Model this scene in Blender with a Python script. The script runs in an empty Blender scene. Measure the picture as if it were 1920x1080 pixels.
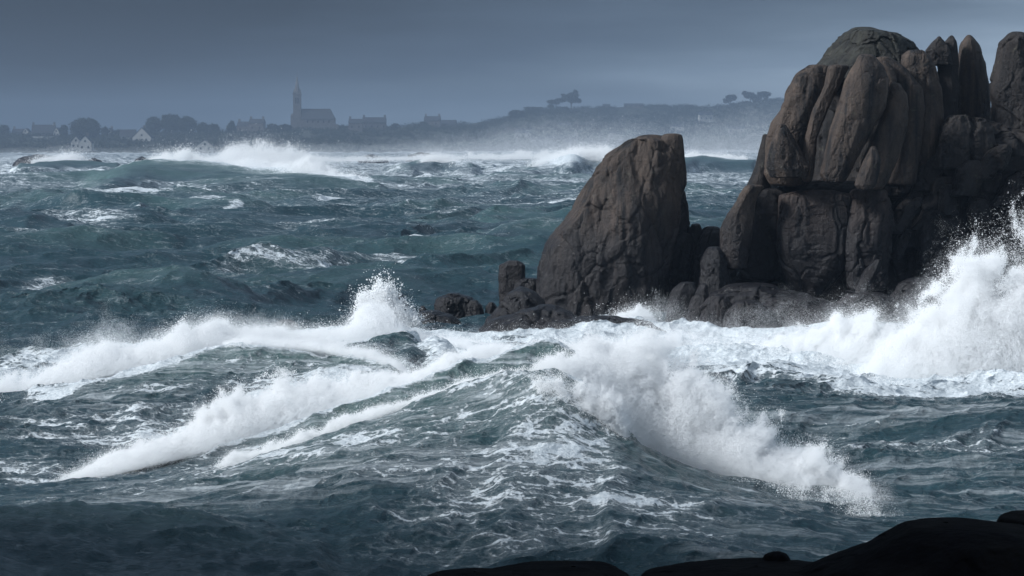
import bpy, math, random
import numpy as np
from mathutils import Vector

SC = bpy.context.scene
COL = SC.collection
R = math.radians
rng = np.random.default_rng(7)
random.seed(7)

# ------------------------------------------------------------------ camera
CAM_H = 6.0
F = 5444.0                      # focal length in pixels of the 1920 px wide picture
HORIZON = 268.0
PITCH = -math.atan((540 - HORIZON) / F)
cam_d = bpy.data.cameras.new('camera')
cam_d.sensor_width = 36.0
cam_d.lens = 36.0 * F / 1920.0
cam_d.clip_start = 0.5
cam_d.clip_end = 20000
cam = bpy.data.objects.new('camera', cam_d)
COL.objects.link(cam)
cam.location = (0, 0, CAM_H)
cam.rotation_euler = (math.pi / 2 + PITCH, 0, 0)
SC.camera = cam

# ------------------------------------------------------------------ sun, sky, exposure
SUN_EL, SUN_AZ = R(33), R(-105)          # azimuth from +Y (view direction), clockwise
world = bpy.data.worlds.new('World')
SC.world = world
world.use_nodes = True
wn, wl = world.node_tree.nodes, world.node_tree.links
wn.clear()


def wmath(op, a, b=None, c=None):
    n = wn.new('ShaderNodeMath')
    n.operation = op
    for i, v in enumerate((a, b, c)):
        if v is None:
            continue
        if isinstance(v, (int, float)):
            n.inputs[i].default_value = v
        else:
            wl.new(v, n.inputs[i])
    return n.outputs[0]


sky = wn.new('ShaderNodeTexSky')
sky.sky_type = 'NISHITA'
sky.sun_disc = False
sky.sun_elevation = SUN_EL
sky.sun_rotation = SUN_AZ
sky.air_density = 1.0
sky.dust_density = 2.0
bg_clear = wn.new('ShaderNodeBackground')
bg_clear.inputs['Strength'].default_value = 0.07
wl.new(sky.outputs[0], bg_clear.inputs['Color'])
tc = wn.new('ShaderNodeTexCoord')
sep = wn.new('ShaderNodeSeparateXYZ')
wl.new(tc.outputs['Generated'], sep.inputs[0])
X, Y, Z = sep.outputs
# storm cloud: a dark bank standing low over the left of the coast, brighter to the right and overhead
mp = wn.new('ShaderNodeMapping')
mp.inputs['Scale'].default_value = (4, 4, 30)
mp.inputs['Rotation'].default_value = (0, R(6), 0)
wl.new(tc.outputs['Generated'], mp.inputs[0])
nz = wn.new('ShaderNodeTexNoise')
nz.inputs['Scale'].default_value = 1.3
nz.inputs['Detail'].default_value = 5
nz.inputs['Roughness'].default_value = 0.5
wl.new(mp.outputs[0], nz.inputs['Vector'])
warp = wmath('MULTIPLY', wmath('SUBTRACT', nz.outputs['Fac'], 0.5), 0.85)
low = wmath('ADD', wmath('ADD', 0.74, wmath('MULTIPLY', X, 2.6)), warp)
low = wmath('SUBTRACT', low, wmath('MULTIPLY', Z, 11.0))
up = wn.new('ShaderNodeMapRange')
up.interpolation_type = 'SMOOTHSTEP'
up.inputs['From Min'].default_value = 0.05
up.inputs['From Max'].default_value = 0.22
up.inputs['To Max'].default_value = 0.56
wl.new(Z, up.inputs['Value'])
low = wmath('MAXIMUM', low, up.outputs[0])
rear = wmath('SUBTRACT', wmath('MULTIPLY', Z, 0.8), wmath('MULTIPLY', Y, 0.6))
ramp = wn.new('ShaderNodeValToRGB')
ramp.color_ramp.interpolation = 'LINEAR'
e = ramp.color_ramp.elements
e[0].position = 0.0; e[0].color = (0.010, 0.017, 0.032, 1)
e[1].position = 1.0; e[1].color = (0.58, 0.72, 0.86, 1)
for p_, c_ in ((0.3, (0.060, 0.090, 0.138, 1)), (0.5, (0.125, 0.175, 0.24, 1)), (0.7, (0.24, 0.32, 0.42, 1))):
    m_ = ramp.color_ramp.elements.new(p_); m_.color = c_
wl.new(low, ramp.inputs[0])
rmp2 = wn.new('ShaderNodeMapRange')
rmp2.inputs['From Min'].default_value = -0.42
rmp2.inputs['From Max'].default_value = 0.95
rmp2.interpolation_type = 'SMOOTHSTEP'
wl.new(rear, rmp2.inputs['Value'])
mixc = wn.new('ShaderNodeMix')
mixc.data_type = 'RGBA'
wl.new(rmp2.outputs[0], mixc.inputs[0])
wl.new(ramp.outputs[0], mixc.inputs[6])
mixc.inputs[7].default_value = (0.30, 0.37, 0.46, 1)
bg_cloud = wn.new('ShaderNodeBackground')
bg_cloud.inputs['Strength'].default_value = 1.0
wl.new(mixc.outputs[2], bg_cloud.inputs['Color'])
mixs = wn.new('ShaderNodeMixShader')
mixs.inputs[0].default_value = 0.93
wl.new(bg_clear.outputs[0], mixs.inputs[1])
wl.new(bg_cloud.outputs[0], mixs.inputs[2])
wo = wn.new('ShaderNodeOutputWorld')
wl.new(mixs.outputs[0], wo.inputs['Surface'])

sun_d = bpy.data.lights.new('sun', 'SUN')
sun_d.energy = 4.4
sun_d.angle = R(11)
sun_d.color = (0.95, 0.975, 1.0)
sun = bpy.data.objects.new('sun', sun_d)
COL.objects.link(sun)
sdir = Vector((math.sin(SUN_AZ) * math.cos(SUN_EL), math.cos(SUN_AZ) * math.cos(SUN_EL), math.sin(SUN_EL)))
sun.rotation_euler = (-sdir).to_track_quat('-Z', 'Y').to_euler()
sun.location = sdir * 60

vs = SC.view_settings
vs.view_transform = 'Standard'
vs.look = 'None'
vs.exposure = 0.20
vs.gamma = 1.0
SC.cycles.max_bounces = 8
SC.cycles.diffuse_bounces = 6
SC.cycles.glossy_bounces = 3
SC.cycles.transmission_bounces = 4
SC.cycles.volume_bounces = 1
SC.cycles.use_denoising = True
SC.cycles.use_adaptive_sampling = True
SC.cycles.adaptive_threshold = 0.015
SC.cycles.caustics_reflective = False
SC.cycles.caustics_refractive = False

# ------------------------------------------------------------------ helpers
S = 2.0 / 3.0                   # working distances below are for a 9 m eye height; the eye is at 6 m
CT, ST = math.cos(PITCH), math.sin(PITCH)


def P(px, py, d):
    """world point seen at pixel (px,py) of the 1920x1080 picture at forward distance d (metres, arrays allowed)"""
    u = (px - 960.0) / F
    v = (540.0 - py) / F
    dy = CT - v * ST
    dz = ST + v * CT
    t = d / dy
    return u * t, d + 0 * px, CAM_H + dz * t


def smooth(a, b, x):
    t = np.clip((x - a) / (b - a), 0, 1)
    return t * t * (3 - 2 * t)


def hash3(ix, iy, iz, seed):
    h = (ix.astype(np.uint32) * np.uint32(374761393) + iy.astype(np.uint32) * np.uint32(668265263)
         + iz.astype(np.uint32) * np.uint32(2147483647) + np.uint32((seed * 974711 + 77) & 0xffffffff))
    h = (h ^ (h >> np.uint32(13))) * np.uint32(1274126177)
    h = (h ^ (h >> np.uint32(16))) * np.uint32(2246822519)
    return (h ^ (h >> np.uint32(15)))


def vnoise(x, y, z, seed=0):
    """gradient noise, about -1..1"""
    x = np.asarray(x, np.float32); y = np.asarray(y, np.float32); z = np.asarray(z, np.float32)
    xi = np.floor(x); yi = np.floor(y); zi = np.floor(z)
    fx = x - xi; fy = y - yi; fz = z - zi
    ux = fx * fx * fx * (fx * (fx * 6 - 15) + 10)
    uy = fy * fy * fy * (fy * (fy * 6 - 15) + 10)
    uz = fz * fz * fz * (fz * (fz * 6 - 15) + 10)
    xi = xi.astype(np.int32); yi = yi.astype(np.int32); zi = zi.astype(np.int32)
    out = 0
    for dx in (0, 1):
        wx = ux if dx else 1 - ux
        for dy in (0, 1):
            wy = uy if dy else 1 - uy
            for dz in (0, 1):
                wz = uz if dz else 1 - uz
                h = hash3(xi + dx, yi + dy, zi + dz, seed)
                gx = ((h & np.uint32(1023)).astype(np.float32) / 511.5 - 1)
                gy = (((h >> np.uint32(10)) & np.uint32(1023)).astype(np.float32) / 511.5 - 1)
                gz = (((h >> np.uint32(20)) & np.uint32(1023)).astype(np.float32) / 511.5 - 1)
                out = out + wx * wy * wz * (gx * (fx - dx) + gy * (fy - dy) + gz * (fz - dz))
    return out * 1.3


def fbm(x, y, z, octv=4, seed=0, gain=0.5, ridged=False):
    a, f, s, n = 1.0, 1.0, 0.0, 0.0
    for k in range(octv):
        v = vnoise(x * f, y * f, z * f, seed + k * 17)
        if ridged:
            v = 1 - 2 * np.abs(v)
        s = s + a * v
        n += a
        a *= gain
        f *= 2.03
    return s / n


def mesh_obj(name, verts, faces=None, quads=None, mat=None, parent=None, smooth_=True):
    me = bpy.data.meshes.new(name)
    verts = np.ascontiguousarray(verts, np.float32)
    if quads is not None:
        k = quads.shape[1]
        me.vertices.add(len(verts))
        me.vertices.foreach_set('co', verts.ravel())
        me.loops.add(quads.size)
        me.loops.foreach_set('vertex_index', np.ascontiguousarray(quads, np.int32).ravel())
        me.polygons.add(len(quads))
        me.polygons.foreach_set('loop_start', np.arange(0, quads.size, k, dtype=np.int32))
        me.polygons.foreach_set('loop_total', np.full(len(quads), k, np.int32))
        if smooth_:
            me.polygons.foreach_set('use_smooth', np.ones(len(quads), bool))
        me.update(calc_edges=True)
    elif faces is not None:
        me.from_pydata([tuple(map(float, v)) for v in verts], [], faces)
        if smooth_:
            me.polygons.foreach_set('use_smooth', np.ones(len(me.polygons), bool))
        me.update()
    else:
        me.vertices.add(len(verts))
        me.vertices.foreach_set('co', verts.ravel())
        me.update()
    o = bpy.data.objects.new(name, me)
    COL.objects.link(o)
    if mat:
        me.materials.append(mat)
    if parent:
        o.parent = parent
        o.matrix_parent_inverse = parent.matrix_world.inverted() if False else o.matrix_parent_inverse
    return o


def fattr(me, name, arr, typ='FLOAT'):
    a = me.attributes.new(name, typ, 'POINT')
    a.data.foreach_set('value' if typ == 'FLOAT' else 'vector', np.ascontiguousarray(arr, np.float32).ravel())


def tag(o, label=None, cat=None, group=None, kind=None):
    if label: o['label'] = label
    if cat: o['category'] = cat
    if group: o['group'] = group
    if kind: o['kind'] = kind
    return o


def empty(name, loc=(0, 0, 0)):
    o = bpy.data.objects.new(name, None)
    COL.objects.link(o)
    o.location = loc
    return o


# ------------------------------------------------------------------ node-material helper
class NT:
    def __init__(self, name):
        self.m = bpy.data.materials.new(name)
        self.m.use_nodes = True
        self.n, self.l = self.m.node_tree.nodes, self.m.node_tree.links
        self.n.clear()
        self.out = self.n.new('ShaderNodeOutputMaterial')

    def put(self, sock, v):
        if isinstance(v, bpy.types.NodeSocket):
            self.l.new(v, sock)
        elif isinstance(v, (tuple, list)) and sock.type == 'RGBA' and len(v) == 3:
            sock.default_value = (*v, 1)
        else:
            sock.default_value = v

    def math(self, op, a, b=None, c=None, clamp=False):
        n = self.n.new('ShaderNodeMath'); n.operation = op; n.use_clamp = clamp
        for i, v in enumerate((a, b, c)):
            if v is not None: self.put(n.inputs[i], v)
        return n.outputs[0]

    def attr(self, name, out='Fac'):
        n = self.n.new('ShaderNodeAttribute'); n.attribute_name = name
        return n.outputs[out]

    def coord(self, which='Object'):
        return self.n.new('ShaderNodeTexCoord').outputs[which]

    def geo(self, out):
        return self.n.new('ShaderNodeNewGeometry').outputs[out]

    def map(self, vec, scale=(1, 1, 1), loc=(0, 0, 0), rot=(0, 0, 0)):
        n = self.n.new('ShaderNodeMapping'); self.l.new(vec, n.inputs[0])
        n.inputs['Scale'].default_value = scale; n.inputs['Location'].default_value = loc
        n.inputs['Rotation'].default_value = rot
        return n.outputs[0]

    def noise(self, vec, scale, detail=4, rough=0.55, dist=0.0, out='Fac'):
        n = self.n.new('ShaderNodeTexNoise'); self.l.new(vec, n.inputs['Vector'])
        n.inputs['Scale'].default_value = scale; n.inputs['Detail'].default_value = detail
        n.inputs['Roughness'].default_value = rough; n.inputs['Distortion'].default_value = dist
        return n.outputs[out]

    def voro(self, vec, scale, feature='F1', rnd=1.0):
        n = self.n.new('ShaderNodeTexVoronoi'); self.l.new(vec, n.inputs['Vector'])
        n.feature = feature
        n.inputs['Scale'].default_value = scale; n.inputs['Randomness'].default_value = rnd
        return n.outputs['Distance']

    def rng(self, v, a, b, c=0.0, d=1.0, sm=True):
        n = self.n.new('ShaderNodeMapRange'); n.interpolation_type = 'SMOOTHSTEP' if sm else 'LINEAR'
        self.put(n.inputs['Value'], v)
        for k, x in zip(('From Min', 'From Max', 'To Min', 'To Max'), (a, b, c, d)):
            self.put(n.inputs[k], x)
        return n.outputs[0]

    def mix(self, f, a, b):
        n = self.n.new('ShaderNodeMix'); n.data_type = 'RGBA'
        self.put(n.inputs[0], f); self.put(n.inputs[6], a); self.put(n.inputs[7], b)
        return n.outputs[2]

    def bump(self, h, strength=0.5, dist=0.1, normal=None):
        n = self.n.new('ShaderNodeBump')
        self.put(n.inputs['Height'], h)
        self.put(n.inputs['Strength'], strength); self.put(n.inputs['Distance'], dist)
        if normal is not None: self.l.new(normal, n.inputs['Normal'])
        return n.outputs[0]

    def bsdf(self, **kw):
        n = self.n.new('ShaderNodeBsdfPrincipled')
        for k, v in kw.items():
            self.put(n.inputs[k.replace('_', ' ')], v)
        return n.outputs[0]

    def done(self, sh):
        self.l.new(sh, self.out.inputs['Surface'])
        return self.m


# ------------------------------------------------------------------ materials
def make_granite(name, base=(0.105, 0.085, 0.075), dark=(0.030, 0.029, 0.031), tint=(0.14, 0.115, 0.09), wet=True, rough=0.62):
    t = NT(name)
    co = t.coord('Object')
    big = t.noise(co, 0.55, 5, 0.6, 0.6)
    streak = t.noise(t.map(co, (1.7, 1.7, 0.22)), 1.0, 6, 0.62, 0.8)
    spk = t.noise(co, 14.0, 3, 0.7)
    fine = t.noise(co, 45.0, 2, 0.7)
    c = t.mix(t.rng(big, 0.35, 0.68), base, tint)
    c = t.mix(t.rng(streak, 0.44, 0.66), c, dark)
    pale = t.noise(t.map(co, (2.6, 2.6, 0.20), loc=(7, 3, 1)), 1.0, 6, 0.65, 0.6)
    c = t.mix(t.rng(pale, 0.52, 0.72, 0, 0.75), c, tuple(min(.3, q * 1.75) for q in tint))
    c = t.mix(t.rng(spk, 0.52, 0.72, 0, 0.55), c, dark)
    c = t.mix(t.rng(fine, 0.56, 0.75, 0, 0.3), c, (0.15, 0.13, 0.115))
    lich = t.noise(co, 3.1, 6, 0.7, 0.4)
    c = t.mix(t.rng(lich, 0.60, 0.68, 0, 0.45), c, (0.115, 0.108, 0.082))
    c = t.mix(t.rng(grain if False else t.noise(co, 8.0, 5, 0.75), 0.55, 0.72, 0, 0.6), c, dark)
    c = t.mix(t.math('MULTIPLY', t.attr('joint'), 0.75), c, (0.008, 0.008, 0.010))  # cracks darkened in the colour: painted crevice shading along with dirt and lichen
    if wet:     # darker, glossier stone where the sea washes it
        z = t.n.new('ShaderNodeSeparateXYZ'); t.l.new(t.geo('Position'), z.inputs[0])
        lvl = t.math('ADD', z.outputs[2], t.math('MULTIPLY', t.math('SUBTRACT', big, 0.5), 2.2))
        w = t.rng(lvl, 5.2, 1.8)
        c = t.mix(t.math('MULTIPLY', w, 0.82), c, (0.010, 0.010, 0.013))
        ro = t.rng(w, 0, 1, rough, 0.34, sm=False)
    else:
        ro = rough
    h1 = t.noise(co, 2.6, 8, 0.62, 0.3)
    h2 = t.noise(t.map(co, (3.0, 3.0, 0.5)), 1.6, 5, 0.6, 0.5)
    crk = t.rng(t.voro(t.map(co, (0.55, 0.55, 0.28)), 1.0, 'DISTANCE_TO_EDGE'), 0.0, 0.05)
    grain = t.noise(co, 7.0, 6, 0.78)
    h1 = t.math('ADD', h1, t.math('MULTIPLY', grain, 0.8))
    hh = t.math('ADD', t.math('ADD', h1, t.math('MULTIPLY', h2, 0.7)), t.math('MULTIPLY', spk, 0.22))
    n = t.bump(hh, 0.85, 0.075)
    return t.done(t.bsdf(Base_Color=c, Roughness=ro, Normal=n, Specular_IOR_Level=0.30))


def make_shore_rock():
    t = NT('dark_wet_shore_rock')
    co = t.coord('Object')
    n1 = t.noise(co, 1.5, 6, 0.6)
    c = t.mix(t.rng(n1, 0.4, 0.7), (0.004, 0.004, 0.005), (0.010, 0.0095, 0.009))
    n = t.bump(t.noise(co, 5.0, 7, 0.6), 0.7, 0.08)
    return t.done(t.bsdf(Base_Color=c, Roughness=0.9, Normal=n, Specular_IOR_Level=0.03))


def make_sea():
    t = NT('storm_sea_water')
    pos = t.coord('Object')
    foam = t.attr('foam')
    crest = t.attr('crest')
    dist = t.attr('dist')
    # lace of foam: stretched along the wind in plan
    fl = t.map(pos, (0.60, 1.0, 0.8), rot=(0, 0, R(8)))
    w1 = t.noise(fl, 1.5, 8, 0.66, 1.2)
    wv = t.n.new('ShaderNodeVectorMath'); wv.operation = 'MULTIPLY_ADD'
    t.l.new(t.noise(pos, 1.3, 4, 0.6, out='Color'), wv.inputs[0]); wv.inputs[1].default_value = (0.9, 0.9, 0.9)
    t.l.new(t.map(pos, (0.8, 1.35, 1.0)), wv.inputs[2])
    vo = t.voro(wv.outputs[0], 2.3, 'DISTANCE_TO_EDGE')
    w2 = t.noise(t.map(pos, (0.06, 1.05, 0.9), rot=(0, 0, R(3))), 3.0, 7, 0.66, 0.5)
    w3 = t.noise(pos, 14.0, 4, 0.7)
    lace = t.math('ADD', t.math('MULTIPLY', w1, 0.45), t.math('MULTIPLY', w2, 0.40))
    lace = t.math('ADD', lace, t.math('MULTIPLY', w3, 0.20))
    lace = t.math('ADD', lace, t.math('MULTIPLY', t.rng(vo, 0.0, 0.16, 1, 0), 0.07))
    lace = t.rng(lace, 0.36, 0.76, 0, 1, sm=False)
    thr = t.math('SUBTRACT', 1.0, foam)
    mask = t.rng(lace, t.math('SUBTRACT', thr, 0.06), t.math('ADD', thr, 0.12))
    thin = t.rng(lace, t.math('SUBTRACT', thr, 0.34), t.math('ADD', thr, 0.05), 0, 0.20)
    stk = t.noise(t.map(pos, (0.045, 1.15, 1.15), rot=(0, 0, R(2))), 1.7, 8, 0.68, 0.35)
    stk2 = t.noise(t.map(pos, (0.12, 3.0, 3.0)), 2.4, 5, 0.65, 0.3)
    sv = t.math('ADD', t.math('MULTIPLY', stk, 0.72), t.math('MULTIPLY', stk2, 0.28))
    sm_ = t.math('MULTIPLY', t.rng(sv, 0.47, 0.66), t.math('MULTIPLY', t.attr('streak'), 0.80))
    mask = t.math('MAXIMUM', t.math('MAXIMUM', mask, thin), sm_)
    water = t.mix(t.noise(pos, 0.05, 3, 0.5), (0.008, 0.029, 0.043), (0.026, 0.066, 0.078))
    water = t.mix(crest, water, (0.080, 0.145, 0.138))
    foamc = t.mix(t.rng(w3, 0.3, 0.7), (0.50, 0.56, 0.60), (0.76, 0.80, 0.82))
    b1 = t.noise(t.map(pos, (0.6, 1.0, 1.0)), 2.4, 8, 0.68, 0.4)
    b2 = t.noise(t.map(pos, (0.5, 1.2, 1.0)), 9.0, 4, 0.6)
    fade = t.rng(dist, 60, 420, 1.0, 0.25)
    hb = t.math('ADD', b1, t.math('MULTIPLY', b2, 0.35))
    hb = t.math('ADD', hb, t.math('MULTIPLY', mask, 0.25))
    hb = t.math('ADD', hb, t.math('MULTIPLY', sv, t.math('MULTIPLY', t.attr('streak'), 0.9)))
    nrm = t.bump(hb, t.math('MULTIPLY', fade, 0.9), 0.20)
    wsh = t.bsdf(Base_Color=water, Roughness=t.rng(dist, 50, 500, 0.16, 0.34), IOR=1.333, Normal=nrm, Specular_IOR_Level=0.5)
    fsh = t.bsdf(Base_Color=foamc, Roughness=0.9, Normal=nrm, Specular_IOR_Level=0.2)
    mx = t.n.new('ShaderNodeMixShader')
    t.put(mx.inputs[0], mask); t.l.new(wsh, mx.inputs[1]); t.l.new(fsh, mx.inputs[2])
    return t.done(mx.outputs[0])


def make_plain(name, col, rough=0.8, var=0.35, scale=0.4):
    t = NT(name)
    co = t.coord('Object')
    n1 = t.noise(co, scale, 5, 0.6)
    c = t.mix(t.rng(n1, 0.3, 0.7), tuple(x * (1 - var) for x in col), tuple(min(1, x * (1 + var * 0.6)) for x in col))
    return t.done(t.bsdf(Base_Color=c, Roughness=rough, Specular_IOR_Level=0.25))


def make_spray():
    t = NT('white_spray_droplets')
    a = t.n.new('ShaderNodeBsdfDiffuse')
    n1 = t.noise(t.geo('Position'), 0.8, 4, 0.6)
    c = t.mix(n1, (0.95, 0.96, 0.965), (0.98, 0.985, 0.985))
    t.l.new(c, a.inputs['Color'])
    return t.done(a.outputs[0])


M_GRAN = make_granite('weathered_brown_granite', (0.044, 0.032, 0.0255), (0.007, 0.0068, 0.008), (0.074, 0.053, 0.041))
M_GRAN_DARK = make_granite('dark_granite_painted_shade', (0.019, 0.016, 0.016), (0.006, 0.006, 0.0075), (0.025, 0.020, 0.018))  # darker granite copy: shade of the right and lower rocks put into its colour
M_GRAN_CAP = make_granite('lichen_dark_granite', (0.026, 0.025, 0.022), (0.010, 0.011, 0.011), (0.030, 0.031, 0.024))
M_GRAN_RED = make_granite('wet_reddish_granite', (0.042, 0.029, 0.025), (0.009, 0.0085, 0.010), (0.056, 0.039, 0.032))
M_SHORE = make_shore_rock()
M_SEA = make_sea()
M_SPRAY = make_spray()
M_LAND = make_plain('coastal_scrub_land', (0.045, 0.050, 0.036), 0.95, 0.5, 0.03)
M_LEAF = make_plain('dark_evergreen_leaves', (0.030, 0.040, 0.026), 0.9, 0.4, 0.3)
M_BARK = make_plain('grey_brown_bark', (0.05, 0.042, 0.035), 0.9, 0.3, 1.0)
M_WHITE = make_plain('white_rendered_wall', (0.40, 0.40, 0.385), 0.85, 0.12, 0.3)
M_STONE = make_plain('grey_granite_masonry', (0.13, 0.12, 0.115), 0.85, 0.25, 0.6)
M_SLATE = make_plain('dark_slate_roof', (0.040, 0.043, 0.050), 0.6, 0.25, 0.8)
M_GLASS = make_plain('dark_window_glass', (0.02, 0.025, 0.03), 0.15, 0.2, 1.0)

# ------------------------------------------------------------------ the sea
# crest lines: (px, py, d9) ; wf / wb = width of the front and back slope (d9 metres)
RIDGES = dict(
    A=dict(p=[(-220, 985, 75), (0, 955, 76), (200, 925, 77.5), (410, 885, 79), (600, 815, 80), (760, 757, 81), (900, 712, 81),
              (985, 694, 80.4), (1050, 690, 80), (1100, 725, 80), (1130, 765, 80), (1170, 812, 79.6), (1260, 880, 79), (1400, 925, 78), (1560, 960, 77),
              (1700, 988, 76), (1900, 1015, 75)], wf=15, wb=7, pf=1.7, pb=1.3, kw=120),
    B=dict(p=[(-100, 935, 81), (60, 908, 83), (200, 888, 84), (400, 838, 86), (600, 775, 88), (760, 722, 90), (900, 668, 92), (1000, 640, 93),
              (1060, 650, 93), (1130, 700, 93), (1220, 780, 92)], wf=8, wb=7, pf=1.5, pb=1.4),
    C=dict(p=[(-250, 835, 94), (-100, 790, 96), (0, 757, 98), (125, 722, 100), (220, 700, 101), (280, 684, 102), (350, 664, 103), (425, 648, 104), (475, 642, 104),
              (600, 652, 103), (700, 668, 101), (760, 695, 99), (830, 740, 96)], wf=13, wb=9, pf=1.6, pb=1.4),
    E=dict(p=[(600, 668, 114), (659, 646, 116), (724, 621, 117), (760, 626, 117), (790, 641, 116), (815, 640, 116), (860, 665, 114)], wf=8, wb=6, pf=1.3, pb=1.3),
    F=dict(p=[(1250, 752, 97), (1355, 741, 97.5), (1560, 743, 97.5), (1710, 747, 97), (1835, 752, 96.5), (1920, 752, 96), (2150, 762, 95)], wf=7, wb=8, pf=1.5, pb=1.3),
    F2=dict(p=[(1380, 700, 108), (1430, 693, 109), (1500, 708, 107), (1580, 722, 105), (1660, 732, 103)], wf=5, wb=5, pf=1.4, pb=1.3),
    G=dict(p=[(-300, 985, 67), (-100, 960, 68), (0, 953, 69), (95, 941, 69.5), (200, 936, 70), (280, 941, 70), (380, 960, 69.8), (500, 990, 69.2), (680, 1015, 68.5)], wf=10, wb=6, pf=1.5, pb=1.4),
    D1=dict(p=[(100, 365, 520), (150, 350, 540), (200, 327, 555), (250, 306, 565), (310, 297, 570), (400, 303, 570), (480, 316, 565), (560, 318, 560),
               (640, 333, 550), (720, 347, 540)], wf=75, wb=50, pf=1.5, pb=1.3, fr=(285, 720), ff=.12),
    D2=dict(p=[(330, 530, 188), (420, 513, 189), (500, 502, 190), (560, 495, 190), (612, 491, 190), (660, 503, 189), (760, 522, 188)], wf=26, wb=16, pf=1.4, pb=1.4),
    D3=dict(p=[(690, 338, 780), (760, 313, 820), (800, 298, 830), (850, 300, 830), (910, 318, 810)], wf=70, wb=60, pf=1.5, pb=1.3, fr=(785, 880), ff=.3),
    D4=dict(p=[(930, 325, 760), (1000, 312, 790), (1050, 297, 800), (1090, 287, 820), (1140, 287, 820), (1200, 297, 800)], wf=80, wb=60, pf=1.4, pb=1.3, fr=(1005, 1200), ff=.42),
    D5=dict(p=[(20, 314, 780), (80, 305, 800), (130, 299, 810), (190, 306, 810), (240, 314, 800)], wf=50, wb=40, pf=1.5, pb=1.3, fr=(98, 168), ff=.02),
    D6=dict(p=[(890, 500, 214), (930, 486, 216), (975, 481, 216), (1020, 492, 214)], wf=14, wb=10, pf=1.4, pb=1.4),
    D7=dict(p=[(1260, 305, 800), (1300, 292, 820), (1360, 298, 820), (1430, 300, 820)], wf=50, wb=40, pf=1.5, pb=1.3),
)


sw = random.Random(31)
for k in range(22):      # long swell lines running across the open water
    d_ = 150 * (620 / 150) ** (k / 21)
    hgt_ = sw.uniform(.75, 1.5) * (0.8 + d_ / 420)
    x0_ = sw.uniform(-250, 900); w_ = sw.uniform(420, 900)
    tilt_ = sw.uniform(-.06, .03) * d_
    pts_ = []
    for j in range(9):
        f_ = j / 8
        zz_ = hgt_ * math.sin(math.pi * f_) ** .8 * sw.uniform(.93, 1.02) + .05
        dd_ = d_ + tilt_ * f_ + sw.uniform(-.002, .002) * d_
        pts_.append((x0_ + w_ * f_, HORIZON + (9 - zz_) * F / dd_, dd_))
    RIDGES['S%d' % k] = dict(p=pts_, wf=9 + d_ * .045, wb=9 + d_ * .04, pf=1.35, pb=1.3, white=sw.random() < .55)


def catmull(pts, n):
    pts = np.asarray(pts, float)
    m = len(pts)
    t = np.linspace(0, m - 1, n)
    i = np.clip(t.astype(int), 0, m - 2)
    f = (t - i)[:, None]
    p0 = pts[np.clip(i - 1, 0, m - 1)]; p1 = pts[i]; p2 = pts[i + 1]; p3 = pts[np.clip(i + 2, 0, m - 1)]
    return 0.5 * ((2 * p1) + (-p0 + p2) * f + (2 * p0 - 5 * p1 + 4 * p2 - p3) * f ** 2 + (-p0 + 3 * p1 - 3 * p2 + p3) * f ** 3)


def base_level(y):
    """mean water level: a deep trough in front of the breaking wave, calm level beyond"""
    d9 = y / S
    return S * (-1.0 * (1 - smooth(76, 104, d9)))


def ridge_field(rg, gx, gy):
    """height above the mean level, signed distance behind (+) or in front (-) of the crest, crest height"""
    px, py, d9 = rg['pts'].T
    wf, wb = rg['wf'] * S, rg['wb'] * S
    x, y, z = P(px, py, d9 * S)
    h = np.maximum(z - base_level(y), 0)
    gp = 960 + F * gx / gy
    pu = np.linspace(px[0], px[-1], 420)
    y, h, x = np.interp(pu, px, y), np.interp(pu, px, h), np.interp(pu, px, x)
    k5 = np.hanning(15)[1:-1]; k5 /= k5.sum()
    h = np.convolve(np.pad(h, 6, mode='edge'), k5, 'valid'); y = np.convolve(np.pad(y, 6, mode='edge'), k5, 'valid')
    px = pu
    kw = rg.get('kw', 48)
    ker = np.hanning(2 * kw + 3)[1:-1]; ker /= ker.sum()
    hsm = np.convolve(np.pad(h, kw, mode='edge'), ker, 'valid')
    ysm = np.convolve(np.pad(y, kw, mode='edge'), ker, 'valid')
    yr = np.interp(gp, px, y)
    hh = np.interp(gp, px, h)
    away = smooth(0.0, 0.38, (yr - gy) / wf)
    hh = hh + (np.interp(gp, px, hsm) - hh) * away
    yr = yr + (np.interp(gp, px, ysm) - yr) * away
    span = px[-1] - px[0]
    hh = hh * smooth(0, 0.10 * span, gp - px[0]) * smooth(0, 0.10 * span, px[-1] - gp)
    slope = np.interp(gp, px, np.gradient(y, x))
    sd = (gy - yr) / np.sqrt(1 + slope ** 2)
    rf = np.clip(1 + sd / wf, 0, 1)
    rb = np.clip(1 - sd / wb, 0, 1)
    fz = np.where(sd < 0, np.minimum(rf, 1) ** rg['pf'] * 0.75 + 0.25 * rf * rf * (3 - 2 * rf), rb ** rg['pb'])
    return hh * fz, sd, hh


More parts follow.
